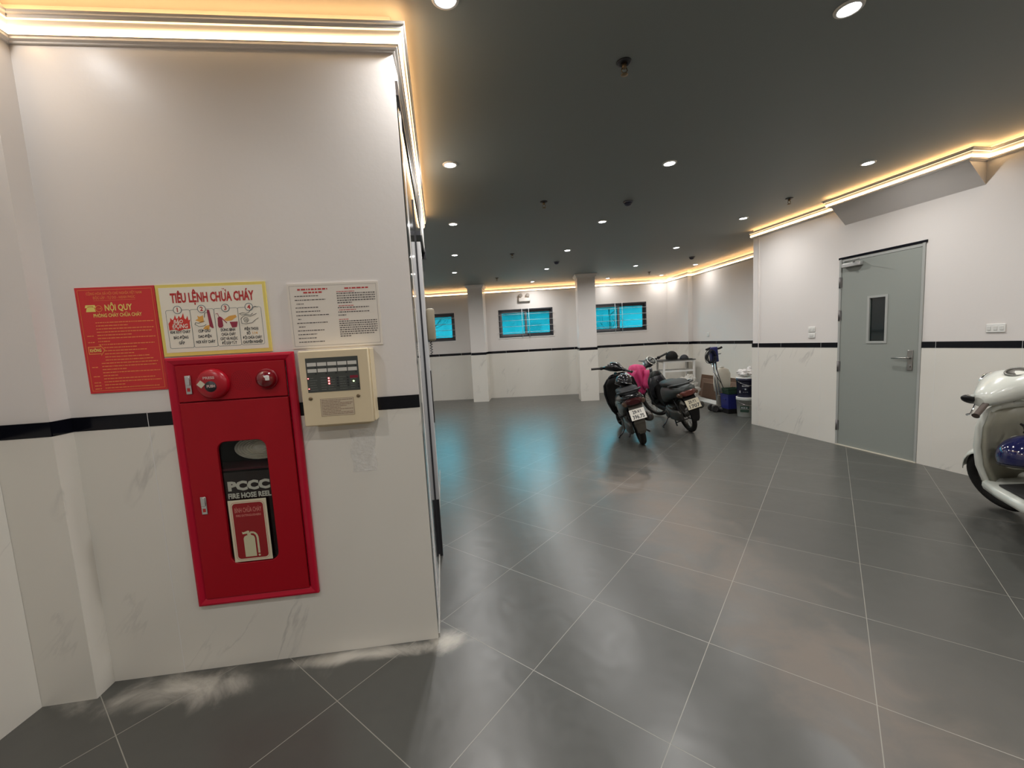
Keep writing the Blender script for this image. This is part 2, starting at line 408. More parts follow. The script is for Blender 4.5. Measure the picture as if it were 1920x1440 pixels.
# lift wall: plain wall behind, clad in polished steel towards the front
wall('wall_lift', B, E_, 0.12, ext=(-0.012, 0)); AL, LL = wall_frame(B, E_)
M_LPAINT = M_PAINT
wall('wall_return', E_, (-3.5, 4.45), 0.2); wall('wall_far_left', (-3.5, 4.45), FL, 0.2, ext=(0, 0.2))
dado((-3.5, 4.45), FL); 
# far wall with the windows
AFAR, LFAR = wall_frame(FL, FR)
def sfar(x): return (x - FL.x) / math.cos(AFAR)
WINS = [(-2.86, -1.43), (-0.26, 1.165), (2.15, 3.575)]
WZ0, WZ1 = 1.590, 2.318
wall('wall_back', FL, FR, 0.22, holes=[(sfar(a), sfar(b), WZ0, WZ1) for a, b in WINS], ext=(0.3, 0.3))
C1 = Vector((-0.985, 10.42)); C1W = 0.37
s_c1 = (C1 - FL).dot(Vector((math.cos(AFAR), math.sin(AFAR))))
dado(FL, FR, gaps=[(s_c1 + 0.01, s_c1 + C1W - 0.01)])
cb = MB(); dc1 = 0.60; cb.box(s_c1, s_c1 + C1W, -dc1, 0.01, 0, CEIL)
struct('wall_column', cb, M_PAINT, loc=(FL.x, FL.y, 0), rotz=AFAR)
def wf(s, d, p0=FL, ang=AFAR): return Vector((p0.x + s * math.cos(ang) + d * math.sin(ang), p0.y + s * math.sin(ang) - d * math.cos(ang)))
dado(wf(s_c1, dc1), wf(s_c1 + C1W, dc1), joint0=9, ends=(0.01, 0.01)); dado(wf(s_c1 + C1W, dc1), wf(s_c1 + C1W, 0.011), joint0=9)
dado(wf(s_c1, 0.011), wf(s_c1, dc1), joint0=9)
# free-standing column
c2 = MB(); c2.box(0, 0.405, 0, 0.44, 0, CEIL); C2 = Vector((1.614, 9.60)); AC2 = -0.055
struct('wall_column', c2, M_PAINT, loc=(C2.x, C2.y, 0), rotz=AC2)
def c2p(x, y): return Vector((C2.x + x * math.cos(AC2) - y * math.sin(AC2), C2.y + x * math.sin(AC2) + y * math.cos(AC2)))
dado(c2p(0, 0), c2p(0.405, 0), joint0=9, ends=(0.01, 0.01)); dado(c2p(0.405, 0), c2p(0.405, 0.44), joint0=9)
dado(c2p(0.405, 0.44), c2p(0, 0.44), joint0=9, ends=(0.01, 0.01)); dado(c2p(0, 0.44), c2p(0, 0), joint0=9)
# back right walls of the nook
wall('wall_back_right', BR0, BR1, 0.2); dado(BR0, BR1, joint0=9)
wall('wall_jog', BR1, BR2, 0.15); dado(BR1, BR2, joint0=9, ends=(0.01, 0))
wall('wall_nook_right', BR2, BR3, 0.2, ext=(0, 0.2)); dado(BR2, BR3, joint0=0.33)
wall('wall_nook', BR3, RC, 0.12, ext=(0.0, -0.03)); dado(BR3, RC, joint0=0.2, ends=(0, 0.0))
# right wall with the door
S_D0, S_D1, D_H = 1.336, 2.200, 2.222
RE = RC + RD * 9.8
wall('wall_right', RC, RE, 0.2, holes=[(S_D0, S_D1, 0, D_H)]); dado(RC, RE, gaps=[(S_D0 - 0.002, S_D1 + 0.002)], joint0=1.12 - 0.6, ends=(0.010, 0))
AR, _ = wall_frame(RC, RE)
wall('wall_rear', (RE.x, -3.2), (-2.10, -3.2), 0.2); dado((RE.x, -3.2), (-2.10, -3.2))
# sloping soffit above the door
sf = MB()
S0, S1 = 1.384, 2.618
poly = [(0.0, 2.607), (0.205, 2.800), (0.205, CEIL), (0.0, CEIL)]
sf.rings([[(s, -d, z) for d, z in poly] for s in (S0, S1)], smooth=False)
struct('wall_soffit', sf, M_PAINT, loc=(RC.x, RC.y, 0), rotz=AR)
def wr(s, d): return Vector((RC.x + s * math.cos(AR) + d * math.sin(AR), RC.y + s * math.sin(AR) - d * math.cos(AR)))
# cornices
cornice([[WL0, P1, P2, A, B, E_]])
cornice([[FL, wf(s_c1 - 0.001, 0)], [wf(s_c1 + C1W + 0.001, 0), FR, BR1, BR2, BR3]], zoff=-0.012)
cornice([[wr(-0.02, 0), wr(S0, 0)], [wr(S0, 0.15), wr(S0, 0.205), wr(S1, 0.205), wr(S1, 0), RE]], zoff=0.028)
# column caps
for nm, pts in (('c1', [wf(s_c1, 0.1), wf(s_c1, dc1), wf(s_c1 + C1W, dc1), wf(s_c1 + C1W, 0.1)]), ('c2', [c2p(0, 0.44), c2p(0, 0), c2p(0.405, 0), c2p(0.405, 0.44), c2p(0, 0.44)])):
    NTRIM[0] += 1
    sweep([pts], [(0.0005, 2.845), (0.012, 2.845), (0.02, 2.87), (0.05, 2.895), (0.055, 2.9195), (0.0005, 2.9195)], 'trim_%d' % NTRIM[0], M_CORN)

# ---------------------------------------------------------------- windows
M_FRAME = mat('dark_grey_window_aluminium', (0.035, 0.037, 0.045), 0.35)
M_SASH = mat('grey_window_sash', (0.16, 0.165, 0.18), 0.35)
M_GRILLE = mat('white_painted_grille', (0.62, 0.64, 0.66), 0.45)
def glass_mat():
    m = bpy.data.materials.new('green_blue_glass'); m.use_nodes = True; nt = m.node_tree
    nt.nodes.remove(nt.nodes['Principled BSDF']); out = nt.nodes['Material Output']
    tr = nt.nodes.new('ShaderNodeBsdfTransparent'); tr.inputs[0].default_value = (0.070, 0.44, 0.48, 1)
    gl = nt.nodes.new('ShaderNodeBsdfGlossy'); gl.inputs['Roughness'].default_value = 0.03; gl.inputs[0].default_value = (0.8, 0.9, 0.9, 1)
    fr = nt.nodes.new('ShaderNodeFresnel'); fr.inputs[0].default_value = 1.35
    mx = nt.nodes.new('ShaderNodeMixShader'); nt.links.new(fr.outputs[0], mx.inputs[0]); nt.links.new(tr.outputs[0], mx.inputs[1]); nt.links.new(gl.outputs[0], mx.inputs[2])
    nt.links.new(mx.outputs[0], out.inputs[0]); return m
M_GLASS = glass_mat()
def clear_glass():
    m = M_GLASS.copy(); m.name = 'clear_door_glass'
    for n in m.node_tree.nodes:
        if n.type == 'BSDF_TRANSPARENT': n.inputs[0].default_value = (0.86, 0.88, 0.87, 1)
    return m
def window(i, x0, x1):
    s0, s1 = sfar(x0), sfar(x1); w = s1 - s0; h = WZ1 - WZ0
    r = thing('window_%d' % i, None, None, (*wf(s0, 0), WZ0), (0, 0, AFAR)); r['kind'] = 'structure'
    f = MB()
    f.box(0, w, 0.0, 0.09, 0, 0.035).box(0, w, 0.0, 0.09, h - 0.035, h).box(0, 0.035, 0.0, 0.09, 0, h).box(w - 0.035, w, 0.0, 0.09, 0, h)
    f.build('window_frame', M_FRAME, r, bevel=0.003)
    for nm, a, b, y, mt in (('sash', 0.035, w / 2 + 0.035, 0.045, M_SASH), ('sash', w / 2 - 0.035, w - 0.035, 0.070, M_FRAME)):
        q = MB(); t = 0.055
        q.box(a, b, y - 0.012, y + 0.012, 0.035, 0.035 + t).box(a, b, y - 0.012, y + 0.012, h - 0.035 - t, h - 0.035)
        q.box(a, a + t, y - 0.012, y + 0.012, 0.035, h - 0.035).box(b - t, b, y - 0.012, y + 0.012, 0.035, h - 0.035)
        sa = q.build(nm, mt, r, bevel=0.002)
        p = MB(); p.box(a + t, b - t, y - 0.002, y + 0.002, 0.035 + t, h - 0.035 - t); p.build('pane', M_GLASS, sa)
    g = MB()
    for k in range(4):
        z = h * (0.17 + 0.215 * k); g.tube([(-0.03, -0.022, z), (w + 0.03, -0.022, z)], 0.0055, 6)
    for x in (w / 2 - 0.09, w / 2 + 0.09): g.tube([(x, -0.034, -0.02), (x, -0.034, h + 0.01)], 0.0065, 6)
    g.build('grille', M_GRILLE, r)
    s = MB(); s.box(-0.02, w + 0.02, -0.008, 0.02, -0.022, 0.0); s.build('window_sill', M_JOINT, r)
for i, (a, b) in enumerate(WINS): window(i + 1, a, b)

# outdoors: neighbouring house, corrugated roofs, bare tree (seen dimly through the tinted panes)
def out_mats():
    return mat('weathered_render_wall', (0.20, 0.145, 0.145), 0.9, noise_amt=0.45, noise_scale=1.6), mat('tin_roof', (0.12, 0.10, 0.10), 0.8, noise_amt=0.3, noise_scale=3), mat('bark', (0.04, 0.04, 0.035), 0.9, noise_amt=0.3)
MO_W, MO_R, MO_B = out_mats()
def neighbour(name, label, x0, x1, y, z1, roof=True):
    r = thing(name, label, 'house', ((x0 + x1) / 2, y, -0.5)); w = (x1 - x0) / 2
    MB().box(-w, w, 0, 3, 0, z1).build('wall', MO_W, r)
    rf = MB(); n = int(w * 2 / 0.12)
    pts = []
    for k in range(n + 1): pts.append((-w - 0.1 + (2 * w + 0.2) * k / n, (0.03 if k % 2 else 0.0)))
    rings = [[(x, -0.35, z1 + 0.02 + dz) for x, dz in pts] , [(x, 1.6, z1 + 0.75 + dz) for x, dz in pts]]
    rf.rings(rings, False, False, False, smooth=False); rf.build('roof', MO_R, r, solid=0.02)
    for k in range(max(1, int(w))):
        cx = -w + (k + 0.5) * 2 * w / max(1, int(w)); wi = MB(); wi.box(cx - 0.3, cx + 0.3, -0.03, 0.0, z1 - 1.3, z1 - 0.5); wi.build('window', MO_R, r)
neighbour('house', 'weathered house with corrugated roof seen through the left and middle windows', -6.4, 2.0, 16.5, 3.15)
neighbour('house', 'weathered house seen through the window behind the free-standing pillar', 2.7, 9.5, 16.9, 3.25)
def tree(loc, label, seed):
    rnd = random.Random(seed); r = thing('tree', label, 'tree', loc); t = MB()
    def br(p, d, L, rad, depth):
        pts = [p]; q = p.copy()
        for k in range(3):
            d = (d + Vector((rnd.uniform(-.25, .25), rnd.uniform(-.15, .15), rnd.uniform(-.1, .2)))).normalized(); q = q + d * L / 3; pts.append(q.copy())
        t.tube(pts, [rad, rad * .85, rad * .7, rad * .55], 6)
        if depth > 0:
            for k in range(3): br(pts[rnd.choice((1, 2, 3))], (d + Vector((rnd.uniform(-1, 1), rnd.uniform(-.5, .5), rnd.uniform(-.3, .7)))).normalized(), L * 0.68, rad * 0.5, depth - 1)
    br(Vector((0, 0, 0)), Vector((0, 0, 1)), 2.0, 0.06, 0); br(Vector((0, 0, 1.4)), Vector((.3, 0, 1)), 1.3, 0.045, 4); br(Vector((0, 0, 1.2)), Vector((-.6, 0, .8)), 1.2, 0.04, 3)
    t.build('branch', MO_B, r)
tree((-2.9, 13.2, -0.5), 'bare branching tree outside the leftmost window', 3)
tree((3.3, 14.2, -0.5), 'bare branching tree outside the window right of the pillar', 8)
gr = MB(); gr.box(-30, 30, 11.6, 60, -0.7, -0.5); struct('ground', gr, mat('outdoor_ground', (0.3, 0.3, 0.28), 0.9))

# ---------------------------------------------------------------- recessed downlights
M_LENS = mat('lamp_lens', (0.9, 0.9, 0.9), 0.4, emit=(0.93, 0.96, 1.0), estr=26.0)
ROWS = [('left row', [(-0.19, 1.88), (-0.40, 3.48), (-0.60, 5.12), (-0.81, 6.84), (-1.03, 8.46)]),
        ('middle row', [(1.65, 2.06), (1.45, 3.69), (1.25, 5.37), (1.03, 6.95), (0.84, 8.62), (0.64, 10.35)]),
        ('right row', [(3.36, 3.93), (3.15, 5.58), (2.93, 7.22), (2.73, 8.84), (2.53, 10.48)]),
        ('nook row', [(4.10, 9.10), (3.86, 10.45)])]
NTH = ['first', 'second', 'third', 'fourth', 'fifth', 'sixth']
def downlight(x, y, label, power=LAMP_W):
    if (x, y) in ((4.10, 9.10), (3.86, 10.45), (2.53, 10.48)): power *= 0.30   # dimmer lamps close to the walls
    r = thing('downlight', label, 'ceiling light', (x, y, CEIL), (0, 0, 0), 'recessed ceiling downlights')
    MB().lathe([(0.060, -0.0005), (0.058, -0.006), (0.046, -0.009), (0.043, -0.004), (0.043, -0.0005)], 28, cap0=False, cap1=False).build('trim_ring', M_WHITEPL, r)
    MB().lathe([(0.043, -0.002), (0.030, -0.0045), (0.001, -0.006)], 24, cap0=False).build('lens', M_LENS, r)
    ld = bpy.data.lights.new('lamp', 'AREA'); ld.shape = 'DISK'; ld.size = 0.075; ld.energy = power; ld.color = LAMP_COL; ld.spread = math.radians(165)
    lo = bpy.data.objects.new('lamp', ld); COL.objects.link(lo); lo.parent = r; lo.location = (0, 0, -0.011)
    return r
for nm, pts in ROWS:
    for i, (x, y) in enumerate(pts):
        downlight(x, y, 'white recessed ceiling downlight, %s from the camera in the %s' % (NTH[i], nm))
downlight(-1.80, 1.47, 'white recessed ceiling downlight out of view above the pillar left of the red sign', 1.5)
for i, (x, y) in enumerate([(0.05, 0.25), (0.25, -1.4), (1.85, 0.42), (2.05, -1.2), (3.56, 2.28), (3.78, 0.65), (4.0, -1.0), (-1.45, 0.15), (-1.3, -1.4), (-2.6, 5.4), (-2.75, 7.1), (-2.9, 8.8)]):
    downlight(x, y, 'white recessed ceiling downlight out of view, %s' % (['just above the camera', 'behind the camera', 'right of the camera', 'behind and right of the camera', 'above the white scooter', 'over the white scooter seat', 'at the rear right', 'left of the camera near the red cabinet', 'at the rear left', 'past the lift wall', 'left of the far pillar', 'left by the far wall'][i]), LAMP_W * (0.6 if i in (0, 1, 7, 8) else 1.0))

# sprinklers and detectors
M_DKMET = mat('dark_metal', (0.05, 0.05, 0.055), 0.4, 0.8)
M_BRONZE = mat('dull_brass', (0.20, 0.15, 0.09), 0.45, 0.8)
SPL = [(0.69, 2.35, 'black ceiling sprinkler, largest and nearest the camera'), (0.44, 4.50, 'small ceiling sprinkler between the left and middle lamp rows, beside the round detector'), (3.26, 4.85, 'ceiling sprinkler near the soffit above the grey door'),
       (0.12, 7.00, 'small far ceiling sprinkler in front of the middle window'), (3.35, 9.83, 'ceiling sprinkler near the far right corner'), (-0.21, 9.45, 'tiny ceiling sprinkler right of the far attached pillar')]
for x, y, lb in SPL:
    r = thing('sprinkler', lb, 'sprinkler', (x, y, CEIL), (0, 0, 0), 'ceiling sprinklers')
    MB().lathe([(0.040, -0.0005), (0.038, -0.006), (0.020, -0.012), (0.018, -0.004)], 20).build('escutcheon', M_DKMET, r)
    b = MB(); b.lathe([(0.012, -0.004), (0.012, -0.03), (0.008, -0.034)], 12); b.tube([(-0.012, 0, -0.03), (-0.016, 0, -0.045), (0, 0, -0.062), (0.016, 0, -0.045), (0.012, 0, -0.03)], 0.0028, 6)
    b.build('frame', M_BRONZE, r)
    MB().lathe([(0.0185, -0.062), (0.019, -0.065), (0.003, -0.067)], 16).build('deflector', M_BRONZE, r)
for x, y, lb in [(1.37, 4.65, 'dark round smoke detector between second and third middle row lamps'), (0.96, 7.92, 'dark round smoke detector near the fourth middle row lamp'), (3.63, 8.21, 'dark round smoke detector at far right near the nook')]:
    r = thing('smoke_detector', lb, 'smoke detector', (x, y, CEIL), (0, 0, 0), 'ceiling smoke detectors')
    MB().lathe([(0.052, -0.0005), (0.052, -0.012), (0.046, -0.016)], 24).build('base', mat('grey_blue_plastic', (0.12, 0.13, 0.17), 0.4), r)
    MB().lathe([(0.044, -0.015), (0.040, -0.030), (0.030, -0.042), (0.012, -0.048), (0.002, -0.049)], 24).build('sensor_dome', mat('dark_blue_plastic', (0.02, 0.025, 0.06), 0.3), r)

# ================================================================ things on the near wall
def on_wall(p0, ang, s, z, d=0.0):
    return (p0.x + s * math.cos(ang) + d * math.sin(ang), p0.y + s * math.sin(ang) - d * math.cos(ang), z)
def bars(mb, x0, x1, z, h, y, rnd, fill=0.92, maxw=0.018):
    """a line of print too small to read: word-length strokes"""
    x = x0; end = x0 + (x1 - x0) * fill
    while x < end - 0.002:
        w = min(rnd.uniform(0.004, maxw), end - x); mb.add([(x, y, z), (x + w, y, z), (x + w, y, z + h), (x, y, z + h)], [(0, 1, 2, 3)])
        x += w + h * 0.55
def outline(mb, x0, x1, z0, z1, t, y, r=0.0, seg=5):
    def ring(i):
        pts = []; rr = max(r - i, 0.0001)
        for cx, cz, a0 in ((x1 - r, z1 - r, 0), (x0 + r, z1 - r, PI / 2), (x0 + r, z0 + r, PI), (x1 - r, z0 + r, 1.5 * PI)):
            for k in range(seg + 1):
                a = a0 + k * PI / 2 / seg
                pts.append((cx + (rr if r else -i * 1.4142) * math.cos(a if r else a0 + PI / 4), y, cz + (rr if r else -i * 1.4142) * math.sin(a if r else a0 + PI / 4)))
        return pts
    mb.rings([ring(0), ring(t)], True, False, False, smooth=False)
def disc(mb, cx, cz, r0, r1, y, n=28):
    if r0 <= 0: mb.add([(cx + r1 * math.cos(2 * PI * k / n), y, cz + r1 * math.sin(2 * PI * k / n)) for k in range(n)], [tuple(range(n))])
    else: mb.rings([[(cx + q * math.cos(2 * PI * k / n), y, cz + q * math.sin(2 * PI * k / n)) for k in range(n)] for q in (r0, r1)], True, False, False, smooth=False)
def polyg(mb, pts, y, cx=0, cz=0, s=1): mb.add([(cx + s * a, y, cz + s * b) for a, b in pts], [tuple(range(len(pts)))])

MP_RED = mat('sign_red', (0.60, 0.022, 0.026), 0.4); MP_YEL = mat('sign_yellow', (0.76, 0.62, 0.15), 0.5); MP_ORA = mat('sign_orange_print', (0.78, 0.24, 0.06), 0.5)
MP_PAPER = mat('sign_white', (0.80, 0.75, 0.64), 0.4); MP_INK = mat('ink_black', (0.02, 0.02, 0.025), 0.5); MP_BLUE = mat('ink_blue_grey', (0.05, 0.09, 0.13), 0.5)
MP_REDINK = mat('ink_red', (0.45, 0.02, 0.02), 0.5); MP_FLAME = mat('flame_red', (0.60, 0.03, 0.02), 0.5); MP_OCH = mat('ochre_print', (0.70, 0.36, 0.07), 0.5); MP_SKIN = mat('pale_print', (0.72, 0.60, 0.42), 0.5)

# red regulations sign
def red_sign():
    w, h = 0.312, 0.455; r = thing('fire_regulations_sign', 'red fire safety regulations sign with yellow heading NỘI QUY, left of the cabinet', 'sign', on_wall(A, AF, 0.097, 1.350, 0.0), (0, 0, AF))
    MB().box(0, w, -0.005, -0.0005, 0, h).build('board', MP_RED, r); y = -0.0056
    o = MB(); outline(o, 0.010, w - 0.010, 0.010, h - 0.010, 0.0016, y); 
    rnd = random.Random(4)
    o.text('CỘNG HÒA XÃ HỘI CHỦ NGHĨA VIỆT NAM', 0.0155, 0.152, h - 0.032, y, 'CENTER', 0.0002, fit=0.218)
    o.text('ĐỘC LẬP - TỰ DO - HẠNH PHÚC', 0.0155, 0.150, h - 0.050, y, 'CENTER', 0.0002, fit=0.165); o.box(0.068, 0.232, y, y + 0.0002, h - 0.0565, h - 0.0555)
    z = h - 0.150; lines = [1, .55, 1, 1, .62, 1, .18, 1, .98, .8]
    zz = [h - 0.152 - 0.0135 * k for k in range(22)]
    for k, q in enumerate(zz):
        ind = 0.062 if not 8 <= k <= 12 else 0.080
        bars(o, ind, w - 0.020, q, 0.0038, y, rnd, fill=[1, .55, 1, .95, .6, 1, .2, .97, .62, .8, .55, .85, .9, .98, .95, .42, 1, .25, .9, 1, .35, .95][k])
        if k in (4, 6, 8, 14, 17, 19, 20, 21): bars(o, 0.022, 0.050, q - 0.002, 0.0038, y, rnd)
    bars(o, 0.165, w - 0.05, 0.020, 0.0035, y, rnd)
    # arrow outline
    zc = 0.187; polyg(o, [(0.018, zc - 0.017), (0.066, zc - 0.017), (0.066, zc - 0.025), (0.085, zc), (0.066, zc + 0.025), (0.066, zc + 0.017), (0.018, zc + 0.017)], y)
    o.build('orange_lettering', MP_ORA, r)
    i = MB(); polyg(i, [(0.022, zc - 0.013), (0.068, zc - 0.013), (0.069, zc - 0.017), (0.080, zc), (0.069, zc + 0.017), (0.068, zc + 0.013), (0.022, zc + 0.013)], y - 0.0003); i.build('arrow_field', MP_RED, r)
    t = MB(); t.text('NỘI QUY', 0.036, 0.160, h - 0.100, y, 'CENTER', 0.0009, fit=0.108); t.build('yellow_heading', MP_YEL, r); t = MB(); t.text('PHÒNG CHÁY CHỮA CHÁY', 0.021, 0.154, h - 0.127, y, 'CENTER', 0.0004, fit=0.190)
    t.build('yellow_heading', MP_YEL, r); t = MB(); t.text('KHÔNG', 0.019, 0.047, zc - 0.0065, y - 0.0006, 'CENTER', 0.0006, fit=0.044)
    t.build('yellow_lettering', MP_YEL, r); t = MB()
    # telephone pictogram
    cx, cz = 0.052, h - 0.090
    polyg(t, [(-.019, -.013), (.019, -.013), (.016, .001), (.007, .008), (-.007, .008), (-.016, .001)], y, cx, cz); polyg(t, [(-.022, .004), (-.012, .004), (-.010, .010), (.010, .010), (.012, .004), (.022, .004), (.018, .016), (-.018, .016)], y, cx, cz)
    t.build('telephone_pictogram', MP_YEL, r)
    q = MB(); disc(q, 0.084, h - 0.090, 0.0115, 0.014, y); q.text('114', 0.012, 0.084, h - 0.0943, y, 'CENTER', 0.0003); q.build('number_badge', MP_ORA, r)
red_sign()

def yellow_sign():
    w, h = 0.452, 0.312; r = thing('fire_orders_sign', 'yellow-bordered fire fighting orders sign with four picture steps above the red cabinet', 'sign', on_wall(A, AF, 0.413, 1.493, 0.0), (0, 0, AF))
    MB().box(0, w, -0.006, -0.0005, 0, h).build('board', MP_YEL, r)
    MB().rbox(0.013, w - 0.013, -0.0068, -0.006, 0.016, h - 0.013, 0.0003).build('white_field', MP_PAPER, r)
    y = -0.0073; t = MB(); t.text('TIÊU LỆNH CHỮA CHÁY', 0.056, w / 2 + 0.002, h - 0.078, y, 'CENTER', 0.0022, fit=0.345); 
    px = [0.030 + 0.0985 * k for k in range(5)]; zt, zb = h - 0.110, 0.034
    for k in range(4): t.text('1234'[k], 0.027, (px[k] + px[k + 1]) / 2, zt - 0.009, y - 0.0006, 'CENTER', 0.0007)
    t.build('red_lettering', MP_REDINK, r)
    for k in range(4):
        b = MB(); outline(b, px[k], px[k + 1] + 0.001, zb, zt, 0.0014, y, 0.008); disc(b, (px[k] + px[k + 1]) / 2, zt, 0.015, 0.0175, y - 0.0004); b.build('panel_outline', MP_BLUE, r)
    for k in range(4):
        c = MB(); disc(c, (px[k] + px[k + 1]) / 2, zt, 0, 0.0152, y - 0.0003); c.build('number_disc', MP_PAPER, r)
    cap = [['KHI XẢY CHÁY', 'BÁO ĐỘNG', 'GẤP'], ['CÚP CẦU', 'DAO ĐIỆN', 'NƠI XẢY CHÁY'], ['DÙNG BÌNH', 'CHỮA CHÁY', 'CÁT VÀ NƯỚC', 'ĐỂ DẬP TẮT'], ['ĐIỆN THOẠI', 'SỐ', 'ĐỘI CHỮA CHÁY', 'CHUYÊN NGHIỆP']]
    fits = [[.082, .060, .024], [.050, .054, .080], [.060, .060, .072, .062], [.058, .016, .080, .084]]
    for i in range(4):
        k = MB()
        for j, s in enumerate(cap[i]):
            dz = 0.024 if i < 2 else 0.0195
            k.text(s, 0.0165, (px[i] + px[i + 1]) / 2 - (0.014 if s == 'SỐ' else 0), zb + 0.066 - j * dz, y, 'CENTER', 0.0006, fit=fits[i][j])
        k.build('caption', MP_INK, r)
    MB().text('114', 0.0165, (px[3] + px[4]) / 2 + 0.012, zb + 0.066 - 0.0195, y, 'CENTER', 0.0003).build('phone_number', MP_OCH, r)
    # step 1 : flames with BÁO ĐỘNG
    f = MB(); x0 = px[0] + 0.006; zf = zb + 0.080
    polyg(f, [(0, 0), (.020, .004), (.040, -.004), (.060, .003), (.086, .004), (.086, .030), (.090, .045), (.083, .040), (.080, .062), (.073, .046), (.067, .050), (.064, .074), (.056, .056), (.050, .052), (.046, .064), (.040, .052), (.034, .050), (.030, .066), (.024, .050), (.018, .044), (.010, .055), (.008, .040), (.000, .030)], y, x0, zf)
    f.build('flames', MP_FLAME, r)
    g = MB(); g.text('BÁO', 0.022, x0 + 0.040, zf + 0.030, y - 0.0005, 'CENTER', 0.0004, shear=0.15, fit=0.038); g.text('ĐỘNG', 0.026, x0 + 0.045, zf + 0.008, y - 0.0005, 'CENTER', 0.0005, shear=0.15, fit=0.064); g.build('flame_lettering', MP_PAPER, r)
    # step 2 : hand at a breaker, step 3 : extinguisher, sand shovel, bucket, step 4 : hand dialling
    o = MB(); x2 = px[1]; polyg(o, [(.018, .040), (.030, .046), (.028, .060), (.036, .054), (.052, .060), (.052, .030), (.040, .028), (.030, .034)], y, x2, zf); polyg(o, [(.045, .000), (.070, -.004), (.075, .018), (.055, .012)], y, x2, zf)
    o.build('orange_drawing', MP_OCH, r); o = MB(); x3 = px[2]; polyg(o, [(.036, .036), (.060, .052), (.088, .056), (.092, .046), (.080, .040), (.070, .032), (.050, .030)], y, x3, zf); o.build('orange_drawing', MP_OCH, r)
    d = MB(); polyg(d, [(.074, .010), (.084, .002), (.090, .002), (.080, .082), (.070, .084), (.070, .072)], y - 0.0003, x2, zf)
    polyg(d, [(.010, .010), (.014, .002), (.026, .002), (.032, .010), (.030, .046), (.022, .052), (.012, .046)], y - 0.0003, x3, zf); d.tube([(x3 + .018, y, zf + .050), (x3 + .014, y, zf + .066), (x3 + .006, y, zf + .064)], 0.0012, 5); d.tube([(x3 + .026, y, zf + .048), (x3 + .048, y, zf + .022)], 0.0020, 5)
    polyg(d, [(.060, .026), (.094, .026), (.088, .002), (.068, .000)], y - 0.0004, x3, zf); d.build('red_drawing', mat('maroon_print', (0.28, 0.02, 0.05), 0.5), r)
    l = MB(); x4 = px[3]
    for pts in ([(.006, .060), (.020, .064), (.034, .060), (.046, .064), (.060, .082), (.074, .090), (.086, .086)], [(.006, .060), (.014, .054), (.034, .056), (.052, .052), (.062, .060)], [(.010, .036), (.016, .044), (.030, .052), (.050, .046), (.078, .058)], [(.010, .036), (.012, .016), (.030, .014), (.056, .018), (.070, .030), (.084, .038)], [(.022, .036), (.028, .042), (.038, .040), (.042, .030), (.034, .020), (.024, .024), (.022, .036)], [(.030, .034), (.036, .034), (.036, .026), (.029, .027), (.030, .034)]):
        l.tube([(x4 + a, y, zf + b) for a, b in pts], 0.0009, 5)
    l.build('line_drawing', MP_INK, r); l = MB()
    for pts in ([(.014, .022), (.030, .012), (.052, .014), (.060, .020)], [(.014, .022), (.018, .030), (.030, .026), (.044, .032), (.056, .034)], [(.056, .050), (.060, .070), (.070, .072)]): l.tube([(x2 + a, y, zf + b) for a, b in pts], 0.0009, 5)
    l.build('line_drawing', MP_INK, r)
yellow_sign()

def white_notice():
    w, h = 0.401, 0.291; r = thing('operating_notice', 'white printed operating instructions notice above the cream control panel', 'sign', on_wall(A, AF, 0.955, 1.4970, 0.0), (0, 0, AF))
    MB().box(0, w, -0.006, -0.0005, 0, h).build('board', mat('notice_white', (0.72, 0.67, 0.60), 0.35), r); y = -0.0066; rnd = random.Random(11)
    k = MB(); outline(k, 0.010, w - 0.010, 0.010, h - 0.010, 0.0009, y)
    z = h - 0.056; rows = [(.030, .62), (.030, .78), (.036, .20), (.030, .60), (.030, .62), (.030, .84), (.036, .08), (.030, .80), (.036, .17), (.030, .68), (.030, .48), (.030, .48), (.030, .66)]
    for q, (ind, f) in enumerate(rows): bars(k, ind, 0.200, h - 0.058 - 0.0172 * q, 0.0042, y, rnd, f, 0.014)
    for q in range(5): bars(k, 0.214, w - 0.018, h - 0.052 - 0.0105 * q, 0.0048, y, rnd, 1 if q < 4 else .38, 0.012)
    for q, f in ((0, .82), (2, .82), (3.4, .2)): bars(k, 0.214, w - 0.018, h - 0.116 - 0.0100 * q, 0.0046, y, rnd, f, 0.012)
    for q in range(8): bars(k, 0.214, w - 0.018, h - 0.178 - 0.0097 * q, 0.0046, y, rnd, 1 if q < 6 else (.9 if q == 6 else .28), 0.012)
    k.build('black_print', mat('print_grey', (0.10, 0.085, 0.08), 0.6), r)
    t = MB(); bars(t, 0.045, 0.175, h - 0.030, 0.0070, y, rnd, 1, 0.02); bars(t, 0.070, 0.150, h - 0.044, 0.0070, y, rnd, 1, 0.02); t.build('red_heading', MP_REDINK, r); t = MB(); bars(t, 0.250, 0.360, h - 0.030, 0.0062, y, rnd, 1, 0.02); t.build('red_heading', MP_REDINK, r); t = MB()
    bars(t, 0.214, 0.300, h - 0.043, 0.0030, y, rnd); bars(t, 0.218, 0.290, h - 0.107, 0.0030, y, rnd); bars(t, 0.218, 0.300, h - 0.126, 0.0030, y, rnd); bars(t, 0.214, 0.260, h - 0.169, 0.0030, y, rnd)
    t.build('red_print', MP_REDINK, r)
white_notice()

